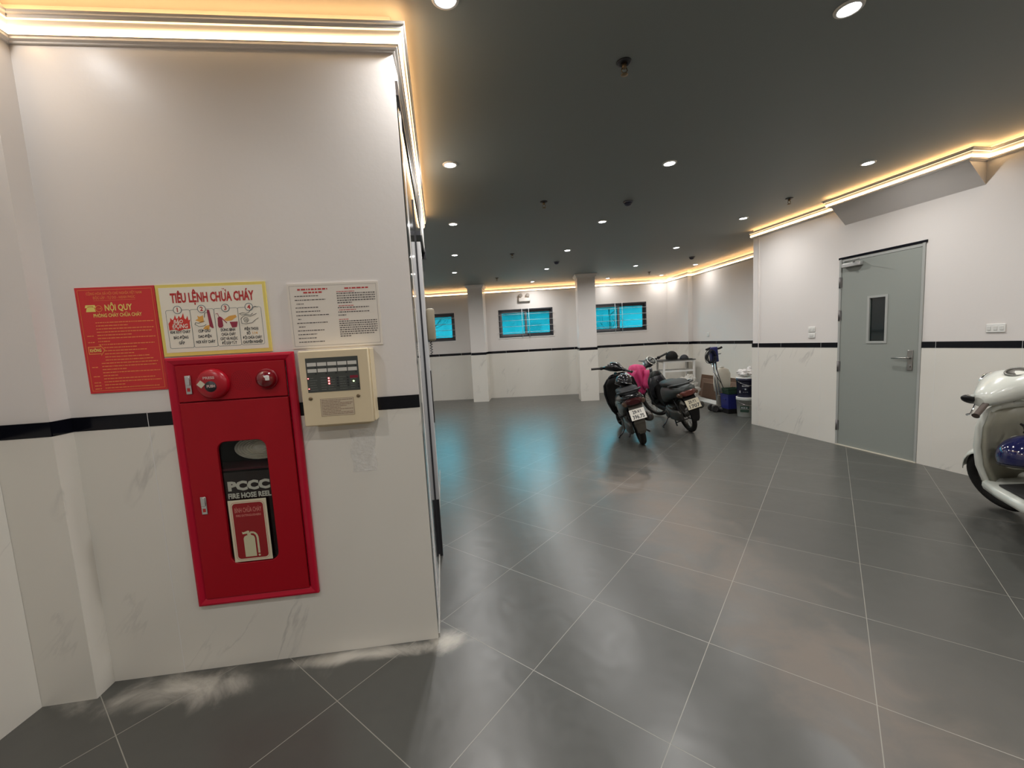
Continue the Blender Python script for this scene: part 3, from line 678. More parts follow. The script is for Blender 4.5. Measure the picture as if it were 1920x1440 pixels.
def control_panel():
    x0, x1, z0, z1 = 1.002, 1.303, 1.147, 1.485; w, h = 0.311, 0.355
    r = thing('fire_alarm_panel', 'cream fire alarm control panel with dark key field and red lights', 'control panel', on_wall(A, AF, x0, z0, 0.0), (0, 0, AF)); r.scale = ((x1 - x0) / w, 1, (z1 - z0) / h); D = 0.085
    b = MB(); b.box(0.012, w + 0.006, -D + 0.012, -0.0008, 0.004, h - 0.002); b.prism([(0.02, 0.004), (w, 0.004), (w - 0.03, -0.012), (0.05, -0.012)], -D + 0.03, -0.02); b.build('back_box', M_CREAM, r, bevel=0.004)
    d = MB(); d.rbox(0, w, -D - 0.004, -D + 0.012, 0, h, 0.006); d.build('door', M_CREAM, r)
    y = -D - 0.0045
    sx0, sx1, sz0, sz1 = 0.031, 0.262, 0.160, 0.320
    k = MB(); k.box(sx0, sx1, y - 0.001, y, sz0, sz1); k.build('key_field', mat('panel_dark_grey', (0.055, 0.062, 0.056), 0.4), r)
    for row in range(2):
        for c in range(5): lb = MB(); lb.box(sx0 + 0.006 + c * 0.0445, sx0 + 0.006 + c * 0.0445 + 0.040, y - 0.002, y - 0.001, sz1 - 0.038 - row * 0.029, sz1 - 0.038 - row * 0.029 + 0.0165); lb.build('zone_label', mat('label_white', (0.60, 0.59, 0.54), 0.5), r)
    bt = MB(); rnd = random.Random(2)
    for c in range(5):
        for row in range(2): bt.box(sx0 + 0.038 + c * 0.0445, sx0 + 0.045 + c * 0.0445, y - 0.003, y - 0.001, sz1 - 0.048 - row * 0.028, sz1 - 0.043 - row * 0.028)
    for c, n, zz0 in ((0.130, 4, 0.0), (0.175, 4, 0.0), (0.222, 2, -0.034)):
        for q in range(n): bt.box(sx0 + c, sx0 + c + 0.008, y - 0.003, y - 0.001, sz0 + 0.060 - q * 0.0125 + zz0, sz0 + 0.066 - q * 0.0125 + zz0)
    bt.build('button', MP_INK, r)
    pr = MB()
    for c in (0.012, 0.060, 0.090, 0.142, 0.190):
        for q in range(6): bars(pr, sx0 + c, sx0 + c + 0.034, sz0 + 0.010 + q * 0.0112, 0.0022, y - 0.0016, rnd, rnd.uniform(.5, 1))
    pr.build('small_print', mat('panel_print', (0.16, 0.17, 0.16), 0.5), r)
    MB().box(sx0 + 0.190, sx0 + 0.226, y - 0.0022, y - 0.001, sz0 + 0.058, sz0 + 0.070).build('red_label', mat('label_dark_red', (0.22, 0.01, 0.03), 0.4), r)
    for lx_, lz_, lr_ in [(0.096, 0.038 + q * 0.0125, 0.0036) for q in range(3)] + [(0.006, q, 0.0024) for q in (0.018, 0.066)]:
        rl = MB(); disc(rl, sx0 + lx_, sz0 + lz_, 0, lr_, y - 0.0030, 14); rl.build('red_indicator', mat('red_light', (1, .1, .1), 0.4, emit=(1, 0.10, 0.10), estr=7), r)
    g = MB(); disc(g, sx0 + 0.205, sz0 + 0.043, 0, 0.0034, y - 0.003, 14); g.build('green_indicator', mat('green_light', (.5, 1, .3), 0.4, emit=(0.55, 1.0, 0.30), estr=6), r)
    for nm, cx in (('key_lock', 0.038), ('key_lock', 0.250)):
        q = MB(); q.lathe([(0.008, 0), (0.008, 0.004), (0.005, 0.005), (0.001, 0.005)], 16, T(cx, y, 0.132) @ RX(PI / 2)); q.build(nm, M_BRONZE, r)
    t = MB(); t.box(0.078, 0.228, y - 0.0008, y, 0.044, 0.128); t.build('instruction_label', mat('label_tan', (0.56, 0.47, 0.34), 0.5), r)
    t = MB(); outline(t, 0.079, 0.227, 0.045, 0.127, 0.001, y - 0.0011)
    for q in range(10): bars(t, 0.084, 0.222, 0.052 + q * 0.0073, 0.0026, y - 0.0011, rnd, rnd.choice((1, .8, .95, .6)), 0.02)
    t.build('label_print', mat('print_brown', (0.22, 0.13, 0.09), 0.6), r)
control_panel()

def fire_cabinet():
    x0, x1, z0, z1 = CAB; w, h = 0.545, 1.18
    r = thing('fire_hose_cabinet', 'tall red fire hose cabinet with a glazed door and alarm bell, set in the wall', 'fire cabinet', on_wall(A, AF, x0, z0, 0.0), (0, 0, AF)); r.scale = ((x1 - x0) / w, 1, (z1 - z0) / h)
    # frame: bevelled flange round both doors
    ux0, ux1, uz0, uz1 = 0.0405, 0.5046, 0.978, 1.143      # upper door
    lx0, lx1, lz0, lz1 = 0.0405, 0.5046, 0.036, 0.972      # lower door
    D = 0.030
    def ringp(i, y, a0=0, a1=w, b0=0, b1=h): return [(a0 + i, y, b0 + i), (a1 - i, y, b0 + i), (a1 - i, y, b1 - i), (a0 + i, y, b1 - i)]
    f = MB()
    f.rings([ringp(0, -0.011), ringp(0, -D + 0.007), ringp(0.004, -D), ringp(0.013, -D - 0.002), ringp(0.030, -D + 0.004), ringp(0.038, -D + 0.010), ringp(0.040, -D + 0.02), ringp(0.040, 0.14)], True, False, False, smooth=False)
    f.box(0.041, w - 0.041, -D + 0.010, 0.0, uz0 - 0.012, uz0 - 0.003)
    f.build('frame', M_REDTRIM, r, bevel=0.0015)
    b = MB(); b.box(0.040, w - 0.040, 0.138, 0.142, 0.03, h - 0.03); b.build('back_panel', M_DKRED, r)
    # upper door
    u = MB(); u.rbox(ux0, ux1, -D, -D + 0.012, uz0, uz1, 0.003); ud = u.build('upper_door', M_RED, r)
    # lower door with a rounded window opening
    wx0, wx1, wz0, wz1, wr_ = 0.172, 0.384, 0.196, 0.784, 0.040
    def rr(x0_, x1_, z0_, z1_, rad, y, seg=6):
        pts = []
        for cx, cz, a0 in ((x1_ - rad, z1_ - rad, 0), (x0_ + rad, z1_ - rad, PI / 2), (x0_ + rad, z0_ + rad, PI), (x1_ - rad, z0_ + rad, 1.5 * PI)):
            for k in range(seg + 1):
                a = a0 + k * PI / 2 / seg; pts.append((cx + rad * math.cos(a), y, cz + rad * math.sin(a)))
        return pts
    d = MB()
    d.rings([rr(lx0, lx1, lz0, lz1, 0.002, -D + 0.012), rr(lx0, lx1, lz0, lz1, 0.002, -D + 0.001), rr(lx0 + 0.002, lx1 - 0.002, lz0 + 0.002, lz1 - 0.002, 0.003, -D), rr(wx0 - 0.002, wx1 + 0.002, wz0 - 0.002, wz1 + 0.002, wr_, -D), rr(wx0, wx1, wz0, wz1, wr_, -D + 0.002), rr(wx0, wx1, wz0, wz1, wr_, -D + 0.014)], True, False, False, smooth=False)
    ld = d.build('lower_door', M_RED, r)
    g = MB(); g.rings([rr(wx0 - 0.008, wx1 + 0.008, wz0 - 0.008, wz1 + 0.008, wr_, -D + 0.0135)], True, True, False)
    gm = clear_glass()
    g.build('door_glass', gm, r)
    # dark lettered film on the pane, lower part of the window
    fm = MB(); fm.box(wx0, wx1, -D + 0.0142, -D + 0.0150, wz0, wz1 - 0.150); fm.build('dark_film', mat('dark_film', (0.030, 0.010, 0.012), 0.25), r)
    yt = -D + 0.0128
    t = MB(); t.text('PCCC', 0.058, (wx0 + wx1) / 2 + 0.004, 0.548, yt, 'CENTER', 0.0035, fit=0.186); t.text('FIRE HOSE REEL', 0.034, (wx0 + wx1) / 2 + 0.003, 0.509, yt, 'CENTER', 0.0014, fit=0.190)
    t.build('window_lettering', mat('letter_grey', (0.42, 0.42, 0.36), 0.6), r)
    # coiled white hose seen in the upper part
    hs = MB()
    for k in range(7): hs.torus(0.030 + 0.0135 * k, 0.0062, T(0.315, 0.065, 0.728) @ Matrix.Diagonal((1, 2.4, 0.50, 1)), 30, 8)
    hs.lathe([(0.030, -0.01), (0.030, 0.01)], 20, T(0.315, 0.065, 0.728) @ RX(PI / 2))
    hs.build('hose_reel', mat('canvas_hose', (0.85, 0.80, 0.70), 0.7, noise_amt=0.15, noise_scale=60), r)
    sh = MB(); sh.box(0.05, w - 0.05, -0.005, 0.13, 0.640, 0.650); sh.build('shelf', mat('dull_red_inside', (0.13, 0.015, 0.03), 0.6), r)
    # extinguisher sticker
    sx, sz, sw, shh = 0.189, 0.204, 0.168, 0.300
    st = MB(); st.box(sx, sx + sw, -D - 0.0020, -D - 0.0006, sz, sz + shh); so = st.build('extinguisher_sticker', mat('sticker_cream', (0.66, 0.60, 0.44), 0.5), r); tag(so, 'cream bordered sticker with a red field and an extinguisher silhouette')
    y2 = -D - 0.0024
    q = MB(); q.rings([rr(sx + 0.016, sx + sw - 0.016, sz + 0.014, sz + shh - 0.016, 0.016, y2)], True, True, False); q.build('red_field', mat('sticker_dark_red', (0.27, 0.008, 0.012), 0.45), so)
    q = MB(); outline(q, sx + 0.010, sx + sw - 0.010, sz + 0.008, sz + shh - 0.010, 0.0012, y2 - 0.0002, 0.020); q.build('red_outline', MP_REDINK, so)
    q = MB(); y3 = y2 - 0.0006; cx = sx + 0.078
    polyg(q, [(-.028, 0), (.022, 0), (.022, .090), (.018, .100), (.008, .105), (-.014, .105), (-.024, .100), (-.028, .090)], y3, cx, sz + 0.022)
    polyg(q, [(-.010, .104), (.006, .104), (.006, .118), (-.010, .118)], y3, cx, sz + 0.022); polyg(q, [(-.030, .112), (-.006, .114), (.002, .122), (-.004, .128), (-.026, .121), (-.032, .124)], y3, cx, sz + 0.022)
    hose = [(.004, .118), (.020, .116), (.030, .106), (.034, .090), (.034, .014)]
    for (a0, b0), (a1, b1) in zip(hose[:-1], hose[1:]):
        dx, dz = a1 - a0, b1 - b0; L_ = math.hypot(dx, dz); nx, nz = -dz / L_ * .0045, dx / L_ * .0045
        polyg(q, [(a0 - nx, b0 - nz), (a1 - nx, b1 - nz), (a1 + nx, b1 + nz), (a0 + nx, b0 + nz)], y3, cx, sz + 0.022)
    disc(q, cx + 0.034, sz + 0.022 + 0.004, 0, 0.005, y3, 12); q.build('extinguisher_silhouette', mat('sticker_green_cream', (0.56, 0.54, 0.36), 0.5), so)
    q = MB(); q.text('BÌNH CHỮA CHÁY', 0.032, sx + sw / 2, sz + shh - 0.060, y3, 'CENTER', 0.0002, fit=0.118); q.text('FIRE EXTINGUISHERS', 0.014, sx + sw / 2, sz + shh - 0.080, y3, 'CENTER', 0.0002, fit=0.110); q.build('sticker_lettering', mat('faded_print', (0.62, 0.24, 0.20), 0.5), so)
    # latches
    for nm, cx, cz in (('latch', 0.090, 1.055), ('latch', 0.087, 0.493)):
        l = MB(); l.rbox(cx - 0.0125, cx + 0.0125, -D - 0.005, -D, cz - 0.042, cz + 0.042, 0.002); l.rbox(cx - 0.010, cx + 0.010, -D - 0.009, -D - 0.004, cz - 0.002, cz + 0.038, 0.002); lo = l.build(nm, M_STEEL, r)
        k = MB(); k.box(cx - 0.006, cx + 0.006, -D - 0.0058, -D - 0.0052, cz - 0.030, cz - 0.014); k.build('keyway', MP_REDINK, lo)
    # round alarm bell with push plate
    Mb = T(0.195, -D, 1.054) @ RX(PI / 2)
    b = MB(); b.lathe([(0.068, 0), (0.069, 0.006), (0.065, 0.020), (0.056, 0.028), (0.038, 0.032), (0.002, 0.033)], 40, Mb, cap0=False); bell = b.build('alarm_bell', mat('bell_red', (0.36, 0.004, 0.014), 0.3), r)
    q = MB(); q.lathe([(0.024, 0.0325), (0.024, 0.0345), (0.002, 0.035)], 24, T(0.199, -D, 1.044) @ RX(PI / 2)); q.build('black_disc', MP_INK, bell)
    q = MB(); q.text('PUSH', 0.016, 0.202, 1.040, -D - 0.0365, 'CENTER', 0.0006, fit=0.034); q.text('PRESS', 0.015, 0.195, 1.078, -D - 0.0345, 'CENTER', 0.0005, fit=0.048); q.build('bell_lettering', mat('bell_print', (0.66, 0.45, 0.42), 0.5), bell)
    q = MB(); q.add([(-.018, 0, 0), (0, 0, -.018), (.018, 0, 0), (0, 0, .018)], [(0, 1, 2, 3)], False, T(0.160, -D - 0.0335, 1.056)); q.build('diamond_mark', mat('mark_cream', (0.62, 0.56, 0.44), 0.5), bell)
    # speaker grille: rings of small holes
    sp = MB()
    for k in range(6):
        n = 1 if k == 0 else 6 * k
        for j in range(n):
            a = 2 * PI * j / n; sp.lathe([(0.0016, 0.0004), (0.0001, 0.0005)], 6, T(0.312 + 0.0085 * k * math.cos(a), -D - 0.0001, 1.062 + 0.0085 * k * math.sin(a)) @ RX(PI / 2), cap0=False)
    sp.build('speaker_holes', mat('hole_dark', (0.06, 0.002, 0.006), 0.8), r)
    # beacon
    Ml = T(0.425, -D, 1.062) @ RX(PI / 2)
    q = MB(); q.lathe([(0.047, 0), (0.047, 0.008), (0.043, 0.010)], 32, Ml); base = q.build('beacon_base', mat('beacon_rim', (0.20, 0.004, 0.012), 0.35), r)
    q = MB(); q.lathe([(0.043, 0.008), (0.042, 0.022), (0.034, 0.038), (0.018, 0.048), (0.001, 0.051)], 32, Ml, cap0=False); q.build('beacon_lens', mat('beacon_red', (0.15, 0.002, 0.006), 0.08, spec=0.7, coat=0.5), base)
    q = MB(); q.rbox(0.430, 0.452, -D - 0.049, -D - 0.040, 1.056, 1.078, 0.002); q.build('beacon_sticker', M_WHITEPL, base)
fire_cabinet()

# clear tape left on the tile under the control panel
tp = MB(); n = 8; rnd = random.Random(5)
tape_pts = [[(1.168 + 0.112 * i / n + 0.004 * math.sin(j * 1.3), -0.0118, 0.90 + 0.205 * j / n) for i in range(n + 1)] for j in range(n + 1)]
tp.rings(tape_pts, False, False, False)
M_TAPE = mat('dried_adhesive', (0.95, 0.92, 0.85), 0.35, noise_amt=0.25, noise_scale=45, bump=0.6, bump_scale=70, alpha=0.45)
o = tp.build('adhesive_residue', M_TAPE); o.location = (A.x, A.y, 0); o.rotation_euler = (0, 0, AF)
tag(o, 'square patch of dried adhesive on the tile below the cream control panel', 'adhesive patch')

# ---------------------------------------------------------------- lift front on the side wall
def lift():
    r = thing('lift_cladding', 'polished steel lift surround covering the side wall past the corner', 'lift surround', on_wall(B, AL, 0.0, 0.0), (0, 0, AL))
    MB().box(0.006, LL - 0.01, -0.006, -0.0005, 0.02, 2.60).build('steel_panel', M_MIRROR, r)
    q = MB(); q.box(0.810, 0.822, -0.012, -0.0062, 0.02, 2.42); q.build('door_gap', MP_INK, r)
    q = MB(); q.box(0.0, LL, -0.010, -0.0005, 0.0, 0.02); q.build('sill', mat('mortar', (0.36, 0.35, 0.32), 0.9, noise_amt=0.3), r)
    q = MB(); q.box(0.005, LL - 0.01, -0.012, -0.0005, 2.60, 2.66); q.build('top_rail', mat('dark_rail', (0.06, 0.05, 0.045), 0.4), r)
    p = r; SX = 0.824
    MB().rbox(SX, SX + 0.10, -0.036, -0.0070, 0.410, 2.16, 0.003).build('casing', mat('pale_casing', (0.62, 0.62, 0.63), 0.4), p)
    MB().box(SX, SX + 0.10, -0.030, -0.0065, 0.0, 0.409).build('plinth', M_DKMET, p)
    MB().rbox(SX + 0.02, SX + 0.08, -0.042, -0.0362, 0.95, 1.31, 0.002).build('black_strip', M_BLACKPL, p)
    h = thing('intercom_handset', 'beige intercom handset hanging on the white casing by the lift', 'handset', on_wall(B, AL, 0.87, 1.50), (0, 0, AL))
    b = MB(); b.rbox(-0.03, 0.06, -0.092, -0.0375, 0.01, 0.23, 0.016); b.build('handset_body', mat('beige_plastic', (0.36, 0.31, 0.22), 0.5), h)
    c = MB(); pts = [(0.01 + 0.008 * math.cos(k * 1.4), -0.055 + 0.008 * math.sin(k * 1.4), 0.02 - 0.004 * k) for k in range(26)]; c.tube(pts, 0.003, 6); c.build('coiled_cord', mat('grey_cord', (0.10, 0.10, 0.10), 0.5), h)
    s = thing('hanging_notice_board', 'small white board tilted out from the lift wall above the casing', 'board', on_wall(B, AL, 0.90, 2.22), (0, 0, AL))
    MB().prism([(0, 0.0), (0.55, 0.0), (0.55, 0.26), (0, 0.26)], -0.048, -0.040).build('board', M_WHITEPL, s)
    q = MB(); q.box(0.0, 0.55, -0.040, -0.0065, 0.0, 0.03); q.box(0.52, 0.55, -0.056, -0.0065, -0.05, 0.04); q.build('bracket', M_DKMET, s)
lift()

# ================================================================ door
def door():
    w = S_D1 - S_D0; h = D_H
    M_DOOR = mat('grey_door_paint', (0.27, 0.29, 0.265), 0.42); M_DFR = mat('door_frame_paint', (0.36, 0.37, 0.35), 0.45)
    r = thing('door_1', None, None, (*wr(S_D0, 0), 0), (0, 0, AR)); r['kind'] = 'structure'
    f = MB(); t = 0.012; f.box(0.001, t + .012, -0.013, 0.10, 0, h).box(w - t - .012, w - 0.001, -0.013, 0.10, 0, h).box(0.001, w - 0.001, -0.006, 0.10, h - 0.035, h - 0.001)
    f.build('door_frame', M_DFR, r, bevel=0.002)
    l = MB(); l.box(-0.01, w + 0.012, -0.012, -0.0135 + 0.012, h - 0.002, h + 0.022); l.build('lintel_strip', M_BLACKTILE, r)
    gx0, gx1, gz0, gz1 = 0.352, 0.515, 1.262, 1.738; y0, y1 = -0.004, 0.040
    lf = MB(); x0, x1, z0, z1 = 0.026, w - 0.026, 0.012, h - 0.038
    lf.box(x0, gx0, y0, y1, z0, z1).box(gx1, x1, y0, y1, z0, z1).box(gx0, gx1, y0, y1, z0, gz0).box(gx0, gx1, y0, y1, gz1, z1)
    lo = lf.build('door_leaf', M_DOOR, r)
    gf = MB()
    b = 0.024
    gf.box(gx0 - b, gx1 + b, y0 - 0.006, y0, gz0 - b, gz0).box(gx0 - b, gx1 + b, y0 - 0.006, y0, gz1, gz1 + b).box(gx0 - b, gx0, y0 - 0.006, y0, gz0, gz1).box(gx1, gx1 + b, y0 - 0.006, y0, gz0, gz1)
    gf.build('glazing_bead', M_DFR, lo)
    gl = MB(); gl.box(gx0, gx1, 0.010, 0.014, gz0, gz1); gl.build('door_pane', mat('dark_glass', (0.006, 0.012, 0.013), 0.06, spec=0.6), lo)
    th = MB(); th.box(0, w, -0.02, 0.05, 0, 0.010); th.build('threshold', mat('threshold_stone', (0.62, 0.58, 0.48), 0.6), r)
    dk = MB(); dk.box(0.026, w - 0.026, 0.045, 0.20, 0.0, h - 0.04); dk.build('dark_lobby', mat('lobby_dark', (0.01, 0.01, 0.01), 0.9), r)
    for z in (1.955, 1.570, 0.965, 0.245):
        hi = MB(); hi.tube([(0.012, -0.012, z - 0.062), (0.012, -0.012, z + 0.062)], 0.011, 10); hi.box(0.012, 0.034, -0.010, -0.004, z - 0.058, z + 0.058); hi.build('hinge', mat('dull_hinge', (0.17, 0.16, 0.16), 0.5, 0.7), r)
    hd = MB(); hx = w - 0.095; hd.rbox(hx - 0.026, hx + 0.026, -0.014, -0.004, 0.955, 1.165, 0.004)
    hd.tube([(hx, -0.010, 1.085), (hx, -0.050, 1.085)], 0.010, 12); hd.tube([(hx, -0.050, 1.085), (hx - 0.03, -0.053, 1.085), (hx - 0.145, -0.050, 1.083)], [0.010, 0.0095, 0.0085], 12); hd.lathe([(0.012, 0), (0.012, 0.008)], 14, T(hx, -0.013, 1.00) @ RX(PI / 2))
    hd.build('door_handle', mat('satin_steel', (0.36, 0.35, 0.33), 0.35, 1.0), r)
    cl = MB(); cl.rbox(0.060, 0.270, -0.055, -0.004, h - 0.105, h - 0.060, 0.006); cl.tube([(0.200, -0.050, h - 0.058), (0.200, -0.055, h - 0.048)], 0.012, 12)
    cl.tube([(0.200, -0.056, h - 0.046), (0.330, -0.130, h - 0.042)], 0.006, 8); cl.tube([(0.330, -0.130, h - 0.042), (0.06, -0.010, h - 0.028)], 0.006, 8)
    cl.build('door_closer', mat('closer_grey', (0.48, 0.48, 0.47), 0.4, 0.5), r)
door()

# switches and sockets
def plate(name, label, cat, s, z, w, h, n, p0=RC, ang=AR, d=0.0005):
    r = thing(name, label, cat, on_wall(p0, ang, s, z, d), (0, 0, ang)); MB().rbox(-w / 2, w / 2, -0.009, 0, -h / 2, h / 2, 0.003).build('plate', M_WHITEPL, r)
    b = MB()
    for k in range(n): cx = -w / 2 + (k + 0.5) * w / n; b.rbox(cx - w / n * 0.28, cx + w / n * 0.28, -0.013, -0.009, -h * 0.24, h * 0.24, 0.002)
    b.build('rocker', mat('rocker_white', (0.66, 0.66, 0.63), 0.35), r)
plate('wall_switch', 'white switch plate left of the grey door, upper of the pair', 'switch', 0.985, 1.422, 0.095, 0.066, 2)
plate('wall_switch', 'white switch plate left of the grey door, lower of the pair', 'switch', 0.985, 1.345, 0.095, 0.066, 1)
plate('wall_socket', 'white wide socket plate right of the door, above the white scooter', 'socket', 2.745, 1.362, 0.125, 0.074, 3)
plate('wall_socket', 'small white wall socket above the blue scrubber head', 'socket', 0.62, 1.40, 0.09, 0.09, 1, BR2, wall_frame(BR2, BR3)[0])

# emergency light on the far wall
def emergency():
    s = sfar(0.444); r = thing('emergency_light', 'white twin-head emergency light on far wall above the middle window', 'emergency light', (*wf(s, 0), 2.50), (0, 0, AFAR))
    MB().rbox(-0.15, 0.15, -0.07, -0.0008, 0, 0.10, 0.012).build('battery_box', mat('lamp_box', (0.62, 0.58, 0.54), 0.5), r)
    for x in (-0.09, 0.09):
        h = MB(); h.tube([(x, -0.035, 0.10), (x, -0.035, 0.125)], 0.010, 8); h.lathe([(0.012, 0.0), (0.030, 0.02), (0.047, 0.042), (0.049, 0.052), (0.042, 0.054), (0.002, 0.05)], 20, T(x, -0.025, 0.160) @ RX(PI / 2)); h.build('lamp_head', mat('lamp_head_grey', (0.30, 0.26, 0.22), 0.4), r)
emergency()
#@@PART2
# ================================================================ scooters
M_TYRE = mat('tyre', (0.012, 0.011, 0.010), 0.75, spec=0.25, noise_amt=0.35, noise_scale=30, bump=0.4, bump_scale=120)
M_DUSTYBLK = mat('dusty_black_plastic', (0.011, 0.0105, 0.010), 0.6, spec=0.15, noise_amt=0.5, noise_scale=9)
M_GLOSSBLK = mat('gloss_black_paint', (0.005, 0.005, 0.006), 0.20, spec=0.35)
M_ENGINE = mat('dusty_alloy', (0.055, 0.052, 0.046), 0.5, 0.5, noise_amt=0.35, noise_scale=14)
M_MUFF = mat('muffler_metal', (0.055, 0.05, 0.042), 0.4, 0.6, noise_amt=0.3)
M_SEAT = mat('black_vinyl', (0.006, 0.006, 0.007), 0.55, spec=0.15, bump=0.15, bump_scale=200)
M_TAIL = mat('tail_light_red', (0.035, 0.003, 0.004), 0.15, spec=0.4)
M_PLATE = mat('number_plate_white', (0.70, 0.67, 0.60), 0.4, noise_amt=0.1)
M_PLATE2 = mat('number_plate_yellowed', (0.44, 0.40, 0.29), 0.5, noise_amt=0.2)
def spoked_wheel(r, name, cx, R, tw, M, style, root_m=M_ENGINE):
    w = MB(); Mw = M @ T(cx, 0, R)
    w.torus(R - tw, tw, Mw, 40, 12, ry=tw * 0.95); wo = w.build(name, M_TYRE, r)
    q = MB(); q.torus(R - 2 * tw + 0.006, 0.010, Mw, 40, 8, ry=0.024)
    q.lathe([(0.001, -0.045), (0.045, -0.045), (0.052, -0.03), (0.052, 0.03), (0.045, 0.045), (0.001, 0.045)], 20, Mw @ RX(PI / 2))
    n = 5 if style == 'alloy' else 18
    for k in range(n):
        a = 2 * PI * k / n + 0.2; ex, ez = math.cos(a), math.sin(a)
        if style == 'alloy': q.tube([(0.04 * ex, 0, 0.04 * ez), ((R - 2 * tw) * ex, 0, (R - 2 * tw) * ez)], [0.020, 0.012], 8, Mw)
        else:
            sgn = 1 if k % 2 else -1; q.tube([(0.045 * math.cos(a + .5 * sgn), 0.025 * sgn, 0.045 * math.sin(a + .5 * sgn)), ((R - 2 * tw) * ex, 0, (R - 2 * tw) * ez)], 0.0022, 5, Mw)
    q.build('rim', root_m, wo)
    return wo
def text_plate(r, c, tilt, l1, l2, m, w=0.19, h=0.14):
    M = T(*c) @ RY(tilt) @ RZ(-PI / 2)
    p = MB(); p.rbox(-w / 2, w / 2, -0.002, 0.001, -h / 2, h / 2, 0.0012, M); po = p.build('number_plate', m, r)
    t = MB(); t.text(l1, 0.060, 0, 0.012, -0.0032, 'CENTER', 0.0016, fit=0.105, M=M); t.text(l2, 0.068, 0, -0.055, -0.0032, 'CENTER', 0.0018, fit=0.145, M=M); t.build('plate_number', MP_INK, po)
def scooter(name, label, loc, heading, lean, P):
    r = thing(name, label, 'scooter', (loc[0], loc[1], 0), (-math.radians(lean), 0, math.radians(heading)))
    R, WB, tw = P['R'], P['WB'], P['tw']; body = P['body']; I = Matrix.Identity(4)
    tl = math.tan(math.radians(lean)); fx = WB
    p0 = Vector((WB - 0.30, 0, 0.95)); p1 = Vector((WB - 0.02, 0, 0.28)); ax = (p0 - p1).normalized()
    S = Matrix.Translation(p0) @ Matrix.Rotation(math.radians(P['steer']), 4, ax) @ Matrix.Translation(-p0)
    hx = WB - 0.32
    spoked_wheel(r, 'rear_wheel', 0, R, tw, I, P['wheel']); spoked_wheel(r, 'front_wheel', fx, R, tw, S, P['wheel'])
    # engine, swing arm, muffler
    e = MB(); e.loft([(-0.10, 0.10, R + 0.00, 0.020, 0.05, 3), (-0.05, 0.105, R, 0.035, 0.085, 3), (0.10, 0.11, R - 0.01, 0.045, 0.080, 3), (0.28, 0.10, R - 0.02, 0.05, 0.085, 3), (0.42, 0.07, R + 0.00, 0.06, 0.095, 3), (0.50, 0.03, R + 0.02, 0.06, 0.07, 3)], 20)
    e.loft([(0.25, 0, 0.30, 0.10, 0.08, 3), (0.40, 0, 0.31, 0.11, 0.09, 3), (0.52, 0, 0.30, 0.09, 0.07, 3)], 16)
    e.lathe([(0.075, 0), (0.070, 0.012), (0.05, 0.018), (0.002, 0.018)], 24, T(0.33, 0.150, R - 0.01) @ RX(-PI / 2)); e.build('engine_case', M_ENGINE, r, bevel=0.004)
    m = MB(); mz = R + 0.06
    m.loft([(-0.27, -0.145, mz + 0.075, 0.030, 0.030, 2), (-0.26, -0.145, mz + 0.073, 0.050, 0.052, 2.2), (-0.08, -0.145, mz + 0.050, 0.058, 0.062, 2.2), (0.14, -0.140, mz + 0.02, 0.055, 0.058, 2.2), (0.22, -0.13, mz, 0.030, 0.030, 2)], 20)
    m.tube([(0.20, -0.13, mz), (0.34, -0.12, mz - 0.08), (0.46, -0.05, mz - 0.09)], 0.016, 10); mo = m.build('muffler', M_MUFF, r)
    q = MB(); q.lathe([(0.016, 0), (0.016, 0.03)], 14, T(-0.275, -0.145, mz + 0.076) @ RY(-PI / 2)); q.build('tailpipe', MP_INK, mo)
    q = MB(); q.loft([(-0.14, -0.196, mz + 0.058, 0.010, 0.040, 3), (0.10, -0.192, mz + 0.026, 0.010, 0.042, 3)], 14); q.build('heat_shield', P.get('shield_m', M_DUSTYBLK), mo)
    # shock absorbers
    q = MB()
    for k in range(26): a = k * 0.9; q.tube([(-0.01 + 0.006 * k / 1.2 * 0.9 + 0, 0.075 + 0.024 * math.cos(a), 0.30 + 0.009 * k), (-0.005 + 0.006 * (k + .5) / 1.2 * 0.9, 0.075 + 0.024 * math.cos(a + .45), 0.3045 + 0.009 * k)], 0.005, 5)
    q.tube([(-0.01, 0.075, 0.27), (0.13, 0.075, 0.56)], 0.012, 8); q.build('shock_absorber', M_DKMET, r)
    # tail body
    bz = P.get('bz', 0.0)
    b = MB(); b.loft([(x, 0, z + bz, w, h, ex) for x, z, w, h, ex in P['body_secs']], 28); b.build('tail_body', body, r)
    if P.get('stripe'):
        for sg in (-1, 1):
            q = MB(); q.loft([(-0.18, sg * 0.150, 0.655, 0.008, 0.012, 2), (0.0, sg * 0.168, 0.640, 0.010, 0.020, 2), (0.22, sg * 0.178, 0.60, 0.010, 0.028, 2), (0.42, sg * 0.170, 0.53, 0.008, 0.02, 2)], 10); q.build('side_trim', P['stripe'], r)
    s = MB(); s.loft([(-0.26, 0, 0.745 + bz, 0.06, 0.014, 2.5), (-0.20, 0, 0.765 + bz, 0.105, 0.032, 2.5), (-0.05, 0, 0.775 + bz, 0.135, 0.042, 2.6), (0.12, 0, 0.765 + bz, 0.145, 0.044, 2.6), (0.22, 0, 0.748 + bz, 0.140, 0.044, 2.6), (0.38, 0, 0.738 + bz, 0.125, 0.044, 2.6), (0.52, 0, 0.725 + bz, 0.085, 0.036, 2.5), (0.58, 0, 0.710 + bz, 0.040, 0.02, 2.2)], 24); s.build('seat', P.get('seat_m', M_SEAT), r)
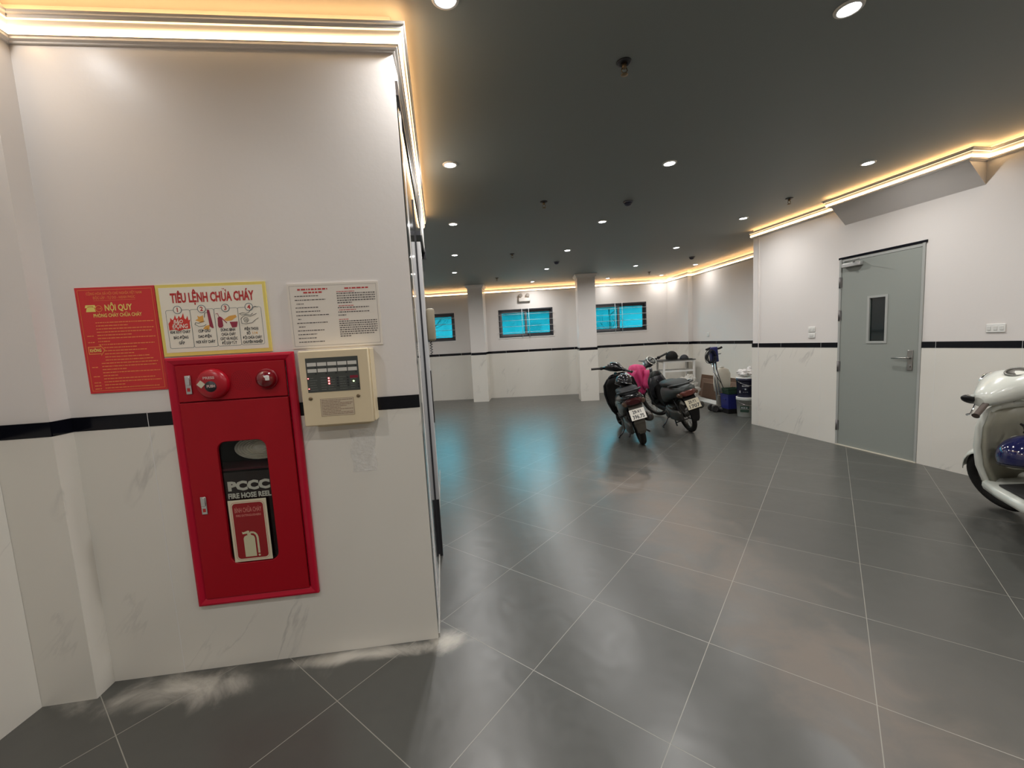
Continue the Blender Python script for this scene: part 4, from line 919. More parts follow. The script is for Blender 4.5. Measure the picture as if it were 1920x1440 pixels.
    g = MB(); g.tube([(0.02, 0.135, 0.745 + bz), (-0.12, 0.150, 0.775 + bz), (-0.27, 0.120, 0.795 + bz), (-0.335, 0.04, 0.800 + bz), (-0.335, -0.04, 0.800 + bz), (-0.27, -0.120, 0.795 + bz), (-0.12, -0.150, 0.775 + bz), (0.02, -0.135, 0.745 + bz)], 0.014, 10); g.build('grab_rail', P.get('rail_m', M_BLACKPL), r)
    t = MB(); t.loft([(-0.345, 0, 0.655 + bz, 0.055, 0.030, 3), (-0.325, 0, 0.655 + bz, 0.100, 0.045, 3), (-0.26, 0, 0.655 + bz, 0.125, 0.050, 3)], 20); to = t.build('tail_light', P.get('tail_m', M_TAIL), r)
    for sg in (-1, 1):
        q = MB(); q.loft([(-0.325, sg * 0.112, 0.640 + bz, 0.020, 0.026, 2), (-0.29, sg * 0.125, 0.640 + bz, 0.026, 0.034, 2), (-0.24, sg * 0.13, 0.640 + bz, 0.018, 0.028, 2)], 12); q.build('turn_signal', mat('amber_lens', (0.07, 0.04, 0.025), 0.2), to)
    f = MB(); f.rings([[(x - 0.012, -w, z), (x + 0.012, -w, z + 0.008), (x + 0.012, w, z + 0.008), (x - 0.012, w, z)] for x, z, w in ((-0.24, 0.63, 0.09), (-0.30, 0.56, 0.085), (-0.335, 0.47, 0.075), (-0.345, 0.38, 0.065), (-0.325, 0.27, 0.05), (-0.31, 0.23, 0.035))], smooth=False)
    for a in range(6):
        t0, t1 = 1.9 + a * 0.22, 1.9 + (a + 1) * 0.22; rr_ = R + 0.025
        f.add([(rr_ * math.cos(t0), -0.06, R + rr_ * math.sin(t0)), (rr_ * math.cos(t1), -0.06, R + rr_ * math.sin(t1)), (rr_ * math.cos(t1), 0.06, R + rr_ * math.sin(t1)), (rr_ * math.cos(t0), 0.06, R + rr_ * math.sin(t0))], [(0, 1, 2, 3)])
    f.build('rear_fender', P.get('fender_m', M_DUSTYBLK), r, solid=0.004)
    if P.get('plate'): text_plate(r, (-0.372, 0, 0.500), math.radians(24), *P['plate'])
    # floorboard and tunnel
    q = MB(); x1 = WB - 0.22; fw = P['floor_w']
    if P.get('tunnel'): q.loft([(0.50, 0, 0.46, 0.10, 0.14, 2.5), (0.62, 0, 0.40, 0.08, 0.11, 2.5), (0.80, 0, 0.42, 0.07, 0.10, 2.5), (x1 - 0.06, 0, 0.58, 0.07, 0.13, 2.5)], 18)
    q.loft([(0.44, 0, 0.290, fw * 0.8, 0.055, 4), (0.54, 0, 0.275, fw, 0.045, 4), (x1 - 0.16, 0, 0.275, fw, 0.045, 4), (x1 - 0.04, 0, 0.30, fw * 1.05, 0.045, 4)], 20); fo = q.build('floorboard', P.get('floor_m', body), r)
    if P.get('mat'): MB().rbox(-0.16, 0.16, -0.31, 0.0, -0.0, 0.012, 0.004, T(0.54, 0, 0.321) @ RZ(PI / 2)).build('floor_mat', M_RUBBER, fo)
    # leg shield: gently bowed panel
    lsx = P['ls_x']; rings = []
    for z, hw, x in P['ls']:
        rings.append([(lsx + x - P['ls_bow'] * (k / 8.0) ** 2, hw * k / 8.0, z) for k in range(-8, 9)])
    q = MB(); q.rings(rings, False, False, False); q.build('leg_shield', body, r, solid=P.get('ls_t', 0.022))
    if P.get('inner_m'):
        q = MB(); q.rings([[(lsx + x - 0.030 - P['ls_bow'] * (k / 8.0) ** 2, hw * 0.86 * k / 8.0, z) for k in range(-8, 9)] for z, hw, x in P['ls'][1:-1]], False, False, False); q.build('inner_panel', P['inner_m'], r, solid=0.03)
        q = MB(); q.tube([(lsx - 0.10, 0.0, 0.74), (lsx - 0.13, 0.0, 0.73), (lsx - 0.135, 0, 0.70), (lsx - 0.12, 0, 0.685)], 0.008, 8); q.build('luggage_hook', M_DKMET, r)
    fcw = MB(); fcw.loft([(lsx - 0.02, 0, 0.60, 0.11, 0.20, 2.6), (lsx + 0.05, 0, 0.60, 0.11, 0.22, 2.6), (lsx + 0.11, 0, 0.58, 0.085, 0.18, 2.4), (lsx + 0.145, 0, 0.56, 0.04, 0.09, 2)], 22); fcw.build('front_cowl', body, r)
    # steering group
    q = MB()
    for sg in (-1, 1): q.tube([(fx - 0.16, sg * 0.075, 0.62), (fx - 0.02, sg * 0.075, R + 0.02), (fx, sg * 0.075, R)], [0.020, 0.016, 0.016], 10, S)
    q.tube([(fx - 0.29, 0, 0.93), (fx - 0.16, 0, 0.62)], 0.024, 10, S); q.box(fx - 0.20, fx - 0.12, -0.09, 0.09, 0.60, 0.64, S); q.build('front_fork', M_DKMET, r)
    q = MB(); rings = []
    for k in range(13):
        a = math.radians(15 + 150 * k / 12); rr_ = R + 0.022; rings.append([(fx + (rr_ - 0.022 * abs(j / 4.0) ** 2.2 * 1.6) * math.cos(a), 0.062 * j / 4.0, R + (rr_ - 0.022 * abs(j / 4.0) ** 2.2 * 1.6) * math.sin(a)) for j in range(-4, 5)])
    q.rings(rings, False, False, False, S); q.build('front_fender', P.get('ffender_m', body), r, solid=0.005)
    hz = P.get('hz', 1.0)
    h = MB(); h.loft(P['head_secs'], 26, S @ T(hx, 0, hz) @ RZ(PI / 2)); ho = h.build('handlebar_cover', P.get('head_m', body), r)
    dx, dz, dr = P['dial']; Md = S @ T(hx + dx, 0, hz + dz) @ RY(-math.radians(P.get('dial_tilt', 35)))
    q = MB(); q.lathe([(dr, -0.01), (dr + 0.004, 0.004), (dr - 0.004, 0.012), (dr - 0.009, 0.006)], 28, Md @ Matrix.Diagonal((P.get('dial_x', 1), 1, 1, 1)), cap1=False); do = q.build('speedometer', P.get('dial_m', M_CHROME), r)
    q = MB(); q.lathe([(dr - 0.006, 0.0055), (0.001, 0.0065)], 28, Md @ Matrix.Diagonal((P.get('dial_x', 1), 1, 1, 1))); q.build('dial_face', P.get('dial_face', mat('dial_grey', (0.13, 0.135, 0.13), 0.15)), do)
    for sg in (-1, 1):
        g = MB(); g0 = Vector((hx - 0.045, sg * 0.20, hz + P.get('gz', 0.0))); g1 = Vector((hx - 0.10, sg * 0.345, hz + P.get('gz', 0.0) - P.get('gdrop', 0.012)))
        g.tube([(hx, sg * 0.10, hz), tuple(g0)], 0.011, 10, S); g.tube([tuple(g0), tuple(g0.lerp(g1, .15)), tuple(g1), tuple(g0.lerp(g1, 1.04))], [0.019, 0.0165, 0.0165, 0.021], 14, S); g.build('grip', P.get('grip_m', M_RUBBER), r)
        k = MB(); k.loft([(-0.028, 0, 0, 0.016, 0.018, 3), (0, 0, 0, 0.030, 0.026, 3), (0.028, 0, 0, 0.016, 0.020, 3)], 14, S @ T(*g0) @ RZ(sg * -0.35 + PI / 2)); k.build('switch_housing', P.get('switch_m', M_BLACKPL), r)
        l = MB(); l.tube([tuple(g0 + Vector((0.035, 0, -0.005))), tuple(g0 + Vector((0.055, sg * 0.03, -0.008))), tuple(g1 + Vector((0.060, -sg * 0.02, 0.0))), tuple(g1 + Vector((0.052, sg * 0.012, 0.002)))], [0.007, 0.0065, 0.005, 0.007], 8, S); l.build('brake_lever', M_CHROME, r)
    if P.get('mirror'):
        k = MB(); Mm = S @ T(hx + 0.03, 0.245, hz + 0.0) @ RZ(0.5) @ RX(0.5); k.ell((0, 0, 0), (0.035, 0.085, 0.028), Mm, 20, 12); k.tube([(-0.02, -0.16, 0.02), (0, -0.06, 0.01)], 0.006, 8, Mm); mo = k.build('folded_mirror', M_BLACKPL, r)
        k = MB(); k.ell((-0.014, 0, 0.014), (0.020, 0.070, 0.018), Mm, 18, 10); k.build('mirror_face', M_CHROME, mo)
    hl = MB(); Mh = S @ T(hx + P['lamp'][0], 0, hz + P['lamp'][1]) @ RY(PI / 2 + 0.15)
    hl.lathe([(P['lamp'][2], -0.02), (P['lamp'][2] + 0.004, 0.0), (P['lamp'][2] - 0.006, 0.014), (0.02, 0.030), (0.001, 0.031)], 24, Mh); hl.build('headlight', M_CHROME, r)
    # stands
    q = MB(); q.tube([(0.44, 0.09, 0.22), (0.42, 0.20, 0.20 * tl + 0.055), (0.41, 0.25, 0.25 * tl + 0.010)], 0.010, 8); q.tube([(0.445, 0.25, 0.25 * tl + 0.008), (0.355, 0.262, 0.262 * tl + 0.008)], 0.011, 8); q.build('side_stand', M_DKMET, r)
    q = MB()
    for sg in (-1, 1): q.tube([(0.34, sg * 0.06, 0.24), (0.20, sg * 0.11, 0.135), (0.10, sg * 0.14, 0.12)], 0.011, 8)
    q.tube([(0.20, -0.11, 0.135), (0.20, 0.11, 0.135)], 0.009, 8); q.build('centre_stand', M_DKMET, r)
    for sg in (-1, 1):
        q = MB(); q.tube([(0.36, sg * 0.12, 0.30), (0.33, sg * 0.215, 0.31)], [0.012, 0.014], 8); q.build('foot_peg', M_RUBBER, r)
    return r

M_DUSTBROWN = mat('dust_covered_plastic', (0.060, 0.052, 0.040), 0.7, noise_amt=0.3, noise_scale=12)
BLK = dict(R=0.265, WB=1.25, tw=0.045, steer=-40, fender_m=M_DUSTBROWN, wheel='alloy', body=M_GLOSSBLK, floor_w=0.15, mat=True, plate=('29-V1', '396.75', M_PLATE), stripe=mat('side_silver_green', (0.10, 0.13, 0.12), 0.25, 0.4),
    body_secs=[(-0.32, 0.700, 0.05, 0.030, 2.4), (-0.27, 0.690, 0.115, 0.060, 2.6), (-0.14, 0.660, 0.150, 0.095, 2.6), (0.08, 0.610, 0.170, 0.140, 2.6), (0.30, 0.555, 0.178, 0.185, 2.8), (0.48, 0.490, 0.160, 0.200, 3.0), (0.56, 0.430, 0.130, 0.150, 3.0)],
    ls_x=0.93, ls_bow=0.07, ls=[(0.27, 0.17, 0.06), (0.36, 0.22, 0.075), (0.50, 0.255, 0.06), (0.66, 0.265, 0.03), (0.80, 0.24, 0.0), (0.88, 0.17, -0.025), (0.93, 0.10, -0.035)], inner_m=M_DUSTYBLK,
    head_secs=[(-0.19, 0.02, 0, 0.020, 0.018, 2), (-0.13, 0.01, 0.010, 0.050, 0.036, 2.2), (-0.05, 0.0, 0.030, 0.105, 0.070, 2.3), (0.05, 0.0, 0.030, 0.105, 0.070, 2.3), (0.13, 0.01, 0.010, 0.050, 0.036, 2.2), (0.19, 0.02, 0, 0.020, 0.018, 2)],
    dial=(-0.045, 0.075, 0.045), dial_tilt=35, dial_x=0.8, dial_m=M_BLACKPL, lamp=(0.09, 0.0, 0.055), floor_m=M_DUSTYBLK)
scooter('scooter', 'black scooter with white plate 29-V1 396.75, left of the two parked scooters', (1.735, 5.47), 82.5, 14.5, BLK)
GRN = dict(BLK); GRN.update(R=0.285, WB=1.26, tw=0.036, steer=30, wheel='wire', body=mat('dusty_grey_green_paint', (0.040, 0.047, 0.044), 0.5, noise_amt=0.25, noise_scale=6), plate=('29-Y1', '1707', M_PLATE2), tunnel=True, mat=False, floor_w=0.10,
    body_secs=[(-0.33, 0.700, 0.06, 0.030, 2.2), (-0.28, 0.700, 0.125, 0.060, 2.3), (-0.14, 0.675, 0.160, 0.085, 2.4), (0.08, 0.640, 0.165, 0.110, 2.5), (0.30, 0.600, 0.150, 0.130, 2.6), (0.48, 0.540, 0.120, 0.150, 2.6), (0.58, 0.48, 0.085, 0.12, 2.6)],
    ls=[(0.30, 0.10, 0.06), (0.40, 0.16, 0.075), (0.54, 0.19, 0.06), (0.68, 0.17, 0.03), (0.80, 0.12, 0.0), (0.88, 0.08, -0.025)], inner_m=mat('grey_inner_panel', (0.030, 0.032, 0.036), 0.35), seat_m=mat('grey_green_vinyl', (0.020, 0.023, 0.022), 0.6, spec=0.25), tail_m=mat('faded_tail_light', (0.11, 0.030, 0.022), 0.25),
    head_secs=[(-0.16, 0.02, 0, 0.020, 0.018, 2), (-0.10, 0.01, 0.005, 0.045, 0.036, 2.2), (-0.04, 0.0, 0.02, 0.085, 0.075, 2.2), (0.04, 0.0, 0.02, 0.085, 0.075, 2.2), (0.10, 0.01, 0.005, 0.045, 0.036, 2.2), (0.16, 0.02, 0, 0.020, 0.018, 2)],
    dial=(-0.075, 0.045, 0.070), dial_tilt=58, dial_x=1.25, dial_m=mat('silver_rim', (0.55, 0.56, 0.52), 0.25, 0.8), stripe=None, hz=1.02, rail_m=mat('grey_green_rail', (0.03, 0.034, 0.034), 0.3), head_m=M_GLOSSBLK, fender_m=M_DUSTYBLK, shield_m=M_MUFF)
scooter('scooter', 'grey-green step-through scooter with wire wheels and yellowed plate, right of the black scooter', (2.63, 6.03), 90.5, 15.5, GRN)
M_WHT = mat('white_scooter_paint', (0.66, 0.68, 0.62), 0.22, coat=0.4)
WHT = dict(BLK); WHT.update(mirror=True, R=0.240, WB=1.20, tw=0.050, steer=20, body=M_WHT, floor_w=0.20, plate=None, stripe=None, hz=0.985, gdrop=0.055, gz=-0.015,
    ls_x=0.96, ls_bow=0.09, ls=[(0.25, 0.16, 0.075), (0.33, 0.20, 0.085), (0.45, 0.225, 0.075), (0.60, 0.23, 0.05), (0.74, 0.215, 0.02), (0.85, 0.18, -0.01), (0.90, 0.11, -0.025)], ls_t=0.035, inner_m=mat('beige_grey_panel', (0.30, 0.29, 0.23), 0.4),
    head_secs=[(-0.25, 0.03, -0.015, 0.040, 0.034, 2), (-0.20, 0.02, 0.0, 0.075, 0.060, 2.2), (-0.10, 0.0, 0.020, 0.130, 0.090, 2.3), (0.0, -0.01, 0.030, 0.165, 0.100, 2.3), (0.10, 0.0, 0.020, 0.130, 0.090, 2.3), (0.20, 0.02, 0.0, 0.075, 0.060, 2.2), (0.25, 0.03, -0.015, 0.040, 0.034, 2)],
    dial=(-0.055, 0.115, 0.062), dial_tilt=22, dial_m=mat('dial_rim_grey', (0.20, 0.20, 0.18), 0.3, 0.3), dial_face=mat('dial_face_grey', (0.20, 0.19, 0.17), 0.2), lamp=(0.135, 0.035, 0.075), grip_m=mat('brown_grip', (0.075, 0.055, 0.045), 0.6), switch_m=mat('dark_navy_plastic', (0.01, 0.012, 0.035), 0.3), floor_m=M_WHT, seat_m=mat('brown_vinyl', (0.05, 0.03, 0.02), 0.5))
scooter('scooter', 'white retro scooter with a round speedometer, cut off by the right edge near the wall', (3.156, 1.905), 64.0, 9.0, WHT)

def helmet(label, loc, rotz, size=1.0, shell=M_GLOSSBLK, patch=None, tilt=0.0, peak=True):
    r = thing('helmet', label, 'helmet', loc, (tilt, 0, rotz))
    a, b, c = 0.135 * size, 0.115 * size, 0.125 * size
    MB().ell((0, 0, 0.02), (a, b, c), nu=28, nv=12, v1=0.62).build('shell', shell, r)
    MB().ell((0, 0, 0.02), (a * 0.93, b * 0.93, c * 0.9), nu=20, nv=8, v0=0.05, v1=0.60).build('lining', M_DUSTYBLK, r)
    q = MB(); q.tube([((a + 0.002) * math.cos(t) * 0.93, (b + 0.002) * math.sin(t) * 0.93, 0.02 - c * 0.36) for t in [2 * PI * k / 28 for k in range(29)]], 0.006, 8); q.build('edge_trim', M_RUBBER, r)
    if peak:
        q = MB(); q.rings([[((a + e) * math.cos(t), (b + e * 0.4) * math.sin(t), 0.045 - e * 0.35) for t in [-0.9 + 1.8 * k / 12 for k in range(13)]] for e in (-0.004, 0.03, 0.06)], False, False, False); q.build('peak', shell, r, solid=0.004)
    if patch:
        q = MB()
        for k in range(9):
            t = -1.4 + 0.5 * (k % 5); ph = 0.4 + 0.28 * (k // 3)
            d = Vector((math.sin(ph) * math.cos(PI + t), math.sin(ph) * math.sin(PI + t), math.cos(ph)))
            q.ell((a * 1.0 * d.x, b * 1.0 * d.y, 0.02 + c * d.z), (0.020, 0.018, 0.014), nu=8, nv=5, disp=0.5, seed=k)
        q.build('white_pattern', patch, r)
    return r
# helmet lying on the black scooter's seat
def on_bike(loc, heading, lean, p):
    M = T(loc[0], loc[1], 0) @ Euler((-math.radians(lean), 0, math.radians(heading)), 'XYZ').to_matrix().to_4x4(); return M @ Vector(p)
helmet('black helmet with white splash pattern lying on the black scooter seat', on_bike((1.735, 5.47), 82.5, 14.5, (0.27, 0.0, 0.830)), math.radians(262), 1.0, M_GLOSSBLK, mat('helmet_white', (0.55, 0.55, 0.55), 0.3), -0.25)
helmet('glossy navy helmet hung from the white scooter leg shield hook', on_bike((3.156, 1.905), 64, 9, (0.76, 0.03, 0.52)), math.radians(165), 1.18, mat('navy_gloss', (0.012, 0.014, 0.07), 0.08, coat=0.7), None, 0.1, False)

# pink raincoat over the grey-green scooter's left grip
def raincoat():
    r = thing('raincoat', 'crumpled pink raincoat hung on the left grip of the grey-green scooter', 'raincoat', (2.075, 6.74, 0.50))
    M_PINK = mat('pink_cloth', (0.50, 0.035, 0.14), 0.6, noise_amt=0.3, noise_scale=12)
    q = MB(); rings = []
    prof = [(0.0, .045, .05, .06), (0.05, .075, .06, .05), (0.12, .10, .07, .035), (0.20, .125, .08, .02), (0.28, .15, .085, .0), (0.36, .165, .085, -.02), (0.43, .150, .08, -.03), (0.475, .11, .06, -.03), (0.495, .04, .03, -.03)]
    for i, (z, a, b, ox) in enumerate(prof):
        ring = []
        for k in range(40):
            t = 2 * PI * k / 40; w = 1 + 0.16 * math.sin(5 * t + z * 9) + 0.10 * math.sin(9 * t - z * 14) + 0.18 * noise.noise(Vector((math.cos(t) * 2, math.sin(t) * 2, z * 8)))
            ring.append((ox + a * 0.86 * w * math.cos(t), b * w * math.sin(t), z))
        rings.append(ring)
    q.rings(rings); q.build('coat_body', M_PINK, r)
    for k, (x, y) in enumerate(((-0.10, -0.07), (0.10, -0.08))):
        q = MB(); q.rings([[(x + 0.02 * math.sin(z * 20 + k) + (0.045 + 0.01 * math.sin(3 * t + z * 20)) * math.cos(t), y + 0.035 * math.sin(t), z) for t in [2 * PI * j / 14 for j in range(14)]] for z in (0.10, 0.17, 0.25, 0.33, 0.40)]); q.build('sleeve', M_PINK, r)
raincoat()

# ================================================================ nook: table and stored things
M_WFR = mat('white_steel_tube', (0.82, 0.82, 0.80), 0.4)
def table():
    r = thing('work_table', 'white steel frame table with thin dark top in the far corner', 'table', (3.86, 9.62, 0))
    H = 0.845; x0, x1, y0, y1 = -0.36, 0.33, -0.20, 0.22
    MB().box(-0.80, 0.36, -0.24, 0.26, H, H + 0.014).build('table_top', mat('dark_board', (0.045, 0.045, 0.045), 0.5), r)
    for x in (x0, x1):
        for y in (y0, y1): MB().box(x - 0.02, x + 0.02, y - 0.02, y + 0.02, 0, H).build('leg', M_WFR, r)
    q = MB()
    for z in (H - 0.025, 0.60, 0.36):
        for y in (y0, y1): q.box(x0 + 0.02, x1 - 0.02, y - 0.014, y + 0.014, z - 0.018, z + 0.018)
        for x in (x0, x1): q.box(x - 0.014, x + 0.014, y0 + 0.02, y1 - 0.02, z - 0.018, z + 0.018)
    q.build('frame_rail', M_WFR, r)
    MB().box(x0 + 0.02, x1 - 0.02, y0 + 0.015, y1 - 0.015, 0.378, 0.386).build('lower_shelf', mat('pale_shelf', (0.5, 0.5, 0.48), 0.5), r)
table()
helmet('round black open-face helmet standing on the white frame table', (3.72, 9.52, 0.905), 0.6, 1.1, M_DUSTYBLK)
def cap():
    r = thing('cap', 'dark peaked cap lying on the white frame table right of the helmet', 'cap', (4.00, 9.50, 0.861), (0, 0, 0.1))
    m = mat('dark_cap_cloth', (0.022, 0.024, 0.030), 0.7)
    MB().ell((0, 0, 0.0), (0.10, 0.09, 0.105), nu=22, nv=10, v1=0.5).build('crown', m, r)
    q = MB(); q.rings([[((0.095 + e) * math.cos(t), (0.085 + e * 0.3) * math.sin(t), 0.014 - e * 0.05) for t in [-0.85 + 1.7 * k / 10 for k in range(11)]] for e in (0, 0.05, 0.10)], False, False, False); q.build('peak', m, r, solid=0.004)
cap()
def machine():
    r = thing('floor_scrubber', 'upright floor scrubbing machine with blue handle box, coiled cable and white tank', 'floor scrubber', (3.76, 7.45, 0), (0, 0, 0))
    mb = mat('blue_plastic', (0.012, 0.016, 0.11), 0.35)
    q = MB(); q.tube([(-0.02, 0.0, 0.16), (-0.10, 0.02, 0.98)], 0.017, 10); q.tube([(0.03, 0.0, 0.16), (-0.05, 0.02, 0.98)], 0.017, 10); q.build('pole', M_STEEL, r)
    M = T(-0.09, 0.01, 1.01) @ RY(-0.10)
    q = MB(); q.rbox(-0.055, 0.065, -0.07, 0.05, -0.10, 0.17, 0.015, M); q.build('handle_box', mb, r)
    q = MB(); q.tube([(0.03, 0, 0.13), (0.12, -0.01, 0.13), (0.165, -0.01, 0.145)], [0.022, 0.018, 0.020], 10, M); q.tube([(-0.03, 0, 0.16), (-0.12, 0, 0.14)], [0.022, 0.018], 10, M); q.tube([(0.05, -0.02, 0.03), (0.13, -0.03, 0.035)], 0.006, 6, M); q.build('hand_grip', M_BLACKPL, r)
    q = MB(); rnd = random.Random(9)
    for k in range(9):
        rx, rz, dx = rnd.uniform(0.05, 0.085), rnd.uniform(0.10, 0.145), rnd.uniform(-0.03, 0.03); y = -0.05 - 0.010 * k
        q.tube([(-0.085 + dx + rx * math.cos(t), y + 0.01 * math.sin(2 * t), 0.01 + rz * math.sin(t)) for t in [2 * PI * j / 22 for j in range(23)]], 0.0055, 6, M)
    q.tube([(0.0, -0.05, -0.12), (0.02, -0.06, -0.30), (0.08, -0.06, -0.55), (0.15, -0.07, -0.78), (0.19, -0.08, -0.90)], 0.006, 6, M)
    q.tube([(-0.04, -0.05, -0.12), (-0.05, -0.06, -0.28), (0.06, -0.07, -0.50), (0.13, -0.10, -0.80)], 0.005, 6, M); q.build('cable', M_BLACKPL, r)
    q = MB(); q.rbox(-0.03, 0.03, -0.03, 0.03, 0.10, 0.30, 0.01, T(-0.0, 0, 0)); q.box(-0.10, 0.06, -0.05, 0.05, 0.07, 0.12); q.build('neck', mat('grey_bracket', (0.16, 0.15, 0.13), 0.5), r)
    for sg in (-1, 1):
        q = MB(); q.torus(0.048, 0.018, T(-0.10, sg * 0.075, 0.066), 24, 10); q.lathe([(0.04, -0.012), (0.04, 0.012)], 20, T(-0.10, sg * 0.075, 0.066) @ RX(PI / 2)); q.build('wheel', M_RUBBER, r)
    q = MB(); q.lathe([(0.150, 0.012), (0.165, 0.03), (0.165, 0.07), (0.13, 0.095), (0.06, 0.11)], 30, T(0.10, 0.02, 0)); q.build('brush_deck', M_BLACKPL, r)
    return r
r_m = machine()
q = MB(); rings = []
for z, a, b in ((0.335, .075, .06), (0.35, .118, .095), (0.50, .134, .105), (0.68, .134, .105), (0.755, .105, .085), (0.785, .045, .04)):
    rings.append([(0.125 + a * math.copysign(abs(math.cos(t)) ** .55, math.cos(t)), 0.13 + b * math.copysign(abs(math.sin(t)) ** .55, math.sin(t)), z) for t in [2 * PI * k / 32 for k in range(32)]])
q.rings(rings); q.lathe([(0.035, 0.78), (0.035, 0.81)], 18, T(0.125, 0.13, 0)); q.build('water_tank', mat('translucent_white_plastic', (0.70, 0.66, 0.56), 0.4, trans=0.15), r_m)
def crate(label, x, y, z, w, d, h, m, rz, band=None):
    r = thing('storage_crate', label, 'crate', (x, y, z), (0, 0, rz)); q = MB(); t = 0.006
    q.rings([[(-w / 2 * k, -d / 2 * k, zz), (w / 2 * k, -d / 2 * k, zz), (w / 2 * k, d / 2 * k, zz), (-w / 2 * k, d / 2 * k, zz)] for k, zz in ((0.90, 0.0), (1.0, h), (1.04, h), (1.04, h + 0.012), (0.97, h + 0.012), (0.88, 0.012))], smooth=False); q.build('crate_body', m, r)
    if band:
        q = MB(); q.rings([[(-w / 2 * k, -d / 2 * k, zz), (w / 2 * k, -d / 2 * k, zz), (w / 2 * k, d / 2 * k, zz), (-w / 2 * k, d / 2 * k, zz)] for k, zz in ((0.93, 0.001), (0.955, 0.085))], smooth=False); q.build('base_band', band, r)
    q = MB()
    for sx_ in (-1, 1): q.box(sx_ * w / 2 * 0.96 - 0.012, sx_ * w / 2 * 0.96 + 0.012, -0.05, 0.05, h * 0.72, h * 0.80)
    q.build('handle', m, r)
crate('blue plastic crate with black base on the floor beside the paint buckets', 3.90, 7.27, 0, 0.27, 0.24, 0.33, mat('blue_crate', (0.010, 0.014, 0.12), 0.4), 0.05, M_BLACKPL)
crate('dark green plastic crate stacked on the blue crate', 3.905, 7.275, 0.343, 0.25, 0.22, 0.085, mat('dark_green_crate', (0.010, 0.035, 0.018), 0.5), 0.02)
def bucket(label, x, y, z, r0, r1, h, m, label_m, kind):
    r = thing('paint_bucket', label, 'bucket', (x, y, z), (0, 0, 0.0), 'stacked paint buckets')
    q = MB(); q.lathe([(0.001, 0.002), (r0 - 0.004, 0.0), (r0, 0.006), (r1, h - 0.05), (r1 + 0.006, h - 0.05), (r1 + 0.006, h - 0.028), (r1, h - 0.026), (r1, h - 0.008)], 36, cap1=False); q.build('bucket_body', m, r)
    q = MB(); q.lathe([(r1 + 0.005, h - 0.014), (r1 + 0.006, h - 0.001), (r1 - 0.01, h), (r1 - 0.014, h - 0.006), (0.001, h - 0.006)], 36, cap0=False); q.build('lid', M_WHITEPL, r)
    q = MB(); q.tube([(r1 * math.cos(t), -0.004 + (r1 + 0.012) * math.sin(t) * 0.15 - r1 * 0.98 * abs(math.sin(t)), h - 0.06 - 0.07 * abs(math.sin(t))) for t in [PI + PI * k / 16 for k in range(17)]], 0.003, 6); q.build('bail_handle', M_STEEL, r)
    # printed label wrapped round the side that faces the room
    q = MB(); t = MB(); rnd = random.Random(int(z * 100) + 3)
    def patch(mb, a0, a1, z0, z1, e):
        n = 8; rr_ = lambda zz: r0 + (r1 - r0) * zz / (h - 0.05) + e
        mb.rings([[(rr_(zz) * math.cos(a0 + (a1 - a0) * k / n), rr_(zz) * math.sin(a0 + (a1 - a0) * k / n), zz) for k in range(n + 1)] for zz in (z0, z1)], False, False, False)
    if kind == 'green':
        for zz in (0.085, 0.145): patch(q, -2.75, -1.75, zz, zz + 0.045, 0.0015)
        for k in range(3): patch(t, -2.6 + .25 * k, -2.42 + .25 * k, 0.155, 0.172, 0.003)
    else:
        for k in range(4): patch(q, -2.55 + 0.03 * k, -1.75 - 0.05 * k, 0.245 - 0.033 * k, 0.250 - 0.033 * k, 0.0015)
        for k in range(5): patch(t, -2.5 + 0.16 * k, -2.40 + 0.16 * k, 0.185, 0.205, 0.002)
        patch(t, -2.22, -2.06, 0.130, 0.155, 0.002); patch(t, -2.85, -2.70, 0.075, 0.115, 0.002)
        for k in range(3): patch(t, -2.4 + 0.2 * k, -2.28 + 0.2 * k, 0.090, 0.094, 0.002)
    q.build('label_band', label_m, r); t.build('label_print', mat('bucket_print', (0.45, 0.46, 0.48), 0.5), r)
bucket('grey-white paint bucket with green label, lower of the stack', 3.945, 6.90, 0, 0.128, 0.145, 0.335, mat('grey_bucket', (0.38, 0.40, 0.38), 0.45), mat('green_label', (0.02, 0.05, 0.035), 0.5), 'green')
bucket('navy paint bucket with white lettering, upper of the stack', 3.945, 6.90, 0.3355, 0.130, 0.147, 0.335, mat('navy_bucket', (0.010, 0.010, 0.035), 0.35), mat('navy_label', (0.10, 0.11, 0.16), 0.5), 'navy')
q = MB(); q.ell((0, 0, 0), (0.125, 0.115, 0.055), nu=30, nv=16, disp=0.55, seed=4); q.ell((-0.07, -0.06, -0.02), (0.06, 0.05, 0.04), nu=16, nv=10, disp=0.5, seed=9); q.ell((0.06, 0.0, 0.045), (0.04, 0.04, 0.06), nu=16, nv=10, disp=0.5, seed=2)
o = q.build('crumpled_bag', mat('white_bag_film', (0.72, 0.70, 0.68), 0.35)); o.location = (3.945, 6.90, 0.742); tag(o, 'crumpled white plastic bag lying on the navy paint bucket', 'plastic bag')
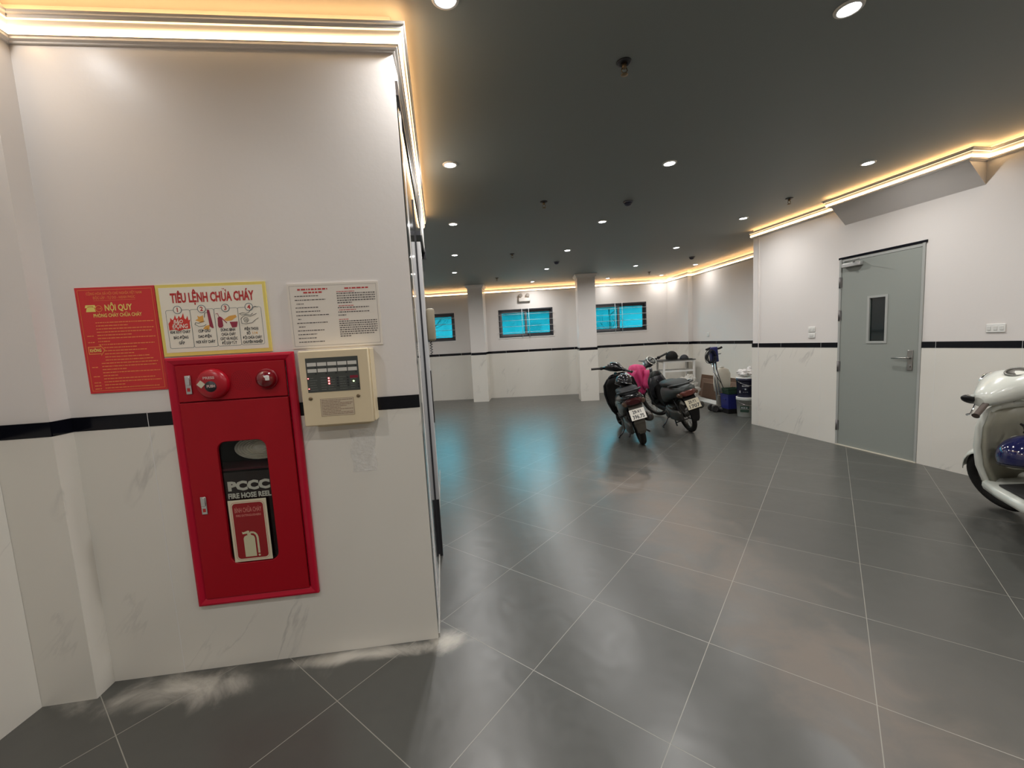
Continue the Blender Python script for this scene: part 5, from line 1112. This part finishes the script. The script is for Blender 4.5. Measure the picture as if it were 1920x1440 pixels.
# sheets of clear plastic wrap beside the table
q = MB(); q.ell((0, 0, 0), (0.25, 0.20, 0.24), nu=56, nv=36, disp=0.42, seed=12); q.ell((0.08, 0.02, 0.19), (0.13, 0.12, 0.14), nu=40, nv=26, disp=0.5, seed=15)
def film_mat():
    m = bpy.data.materials.new('clear_wrap'); m.use_nodes = True; nt = m.node_tree; b = nt.nodes['Principled BSDF']; b.inputs['Base Color'].default_value = (0.72, 0.71, 0.66, 1); b.inputs['Roughness'].default_value = 0.25; b.inputs['Alpha'].default_value = 0.5; return m
o = q.build('plastic_wrap', film_mat()); o.location = (3.74, 8.80, 0.225); tag(o, 'heap of clear crumpled plastic wrap on the floor in front of the white table', 'plastic wrap')
# boards leaning on the nook wall
AN, _ = wall_frame(BR2, BR3)
M_WOOD = mat('brown_board', (0.10, 0.055, 0.032), 0.6, noise_amt=0.4, noise_scale=5)
for k, (s0, s1, off, H, dz, cm) in enumerate([(0.40, 1.75, 0.014, 0.50, 0, (0.10, 0.055, 0.032)), (0.50, 1.90, 0.044, 0.42, 0, (0.16, 0.10, 0.07)), (0.62, 1.60, 0.074, 0.34, 0, (0.09, 0.05, 0.03))]):
    r = thing('wooden_board', ['tall dark brown board leaning on the nook wall, innermost of three', 'light-edged brown board leaning in the nook, middle of three', 'short brown board leaning in the nook, outermost of three'][k], 'board', on_wall(BR2, AN, s0, 0.0, 0.0), (0, 0, AN), 'boards leaning in the nook')
    a = 0.16; q = MB(); M = T(0, -0.110 - 0.030 * k, 0) @ RX(-a)
    q.box(0, s1 - s0, 0, 0.020, 0.007, H, M); q.build('panel', mat('brown_board_%d' % k, cm, 0.6, noise_amt=0.35, noise_scale=5), r)
    q = MB(); q.box(0, s1 - s0, -0.001, 0.021, H, H + 0.004, M); q.build('edge_banding', mat('board_edge', (0.36, 0.28, 0.20), 0.6), r)
for k in range(4):
    r = thing('metal_strip', ['long pale metal strip on the nook floor, nearest the wall', 'long pale metal strip on the nook floor, second from the wall', 'long pale metal strip on the nook floor, third from the wall', 'long pale metal strip on the nook floor, nearest the scooters'][k], 'metal strip', (4.22 - 0.055 * k, 8.42 - 0.10 * k, 0), (0, 0, PI / 2 + 0.10), 'metal strips on the nook floor')
    q = MB(); q.prism([(0, 0.001), (1.10, 0.001), (1.10, 0.024), (0, 0.024)], -0.022, 0.022); q.build('channel', mat('pale_metal', (0.75, 0.78, 0.76), 0.4), r, bevel=0.004)
    q = MB(); q.box(0.005, 1.095, -0.004, 0.004, 0.0242, 0.0250); q.build('groove', mat('groove_grey', (0.2, 0.2, 0.2), 0.5), r)
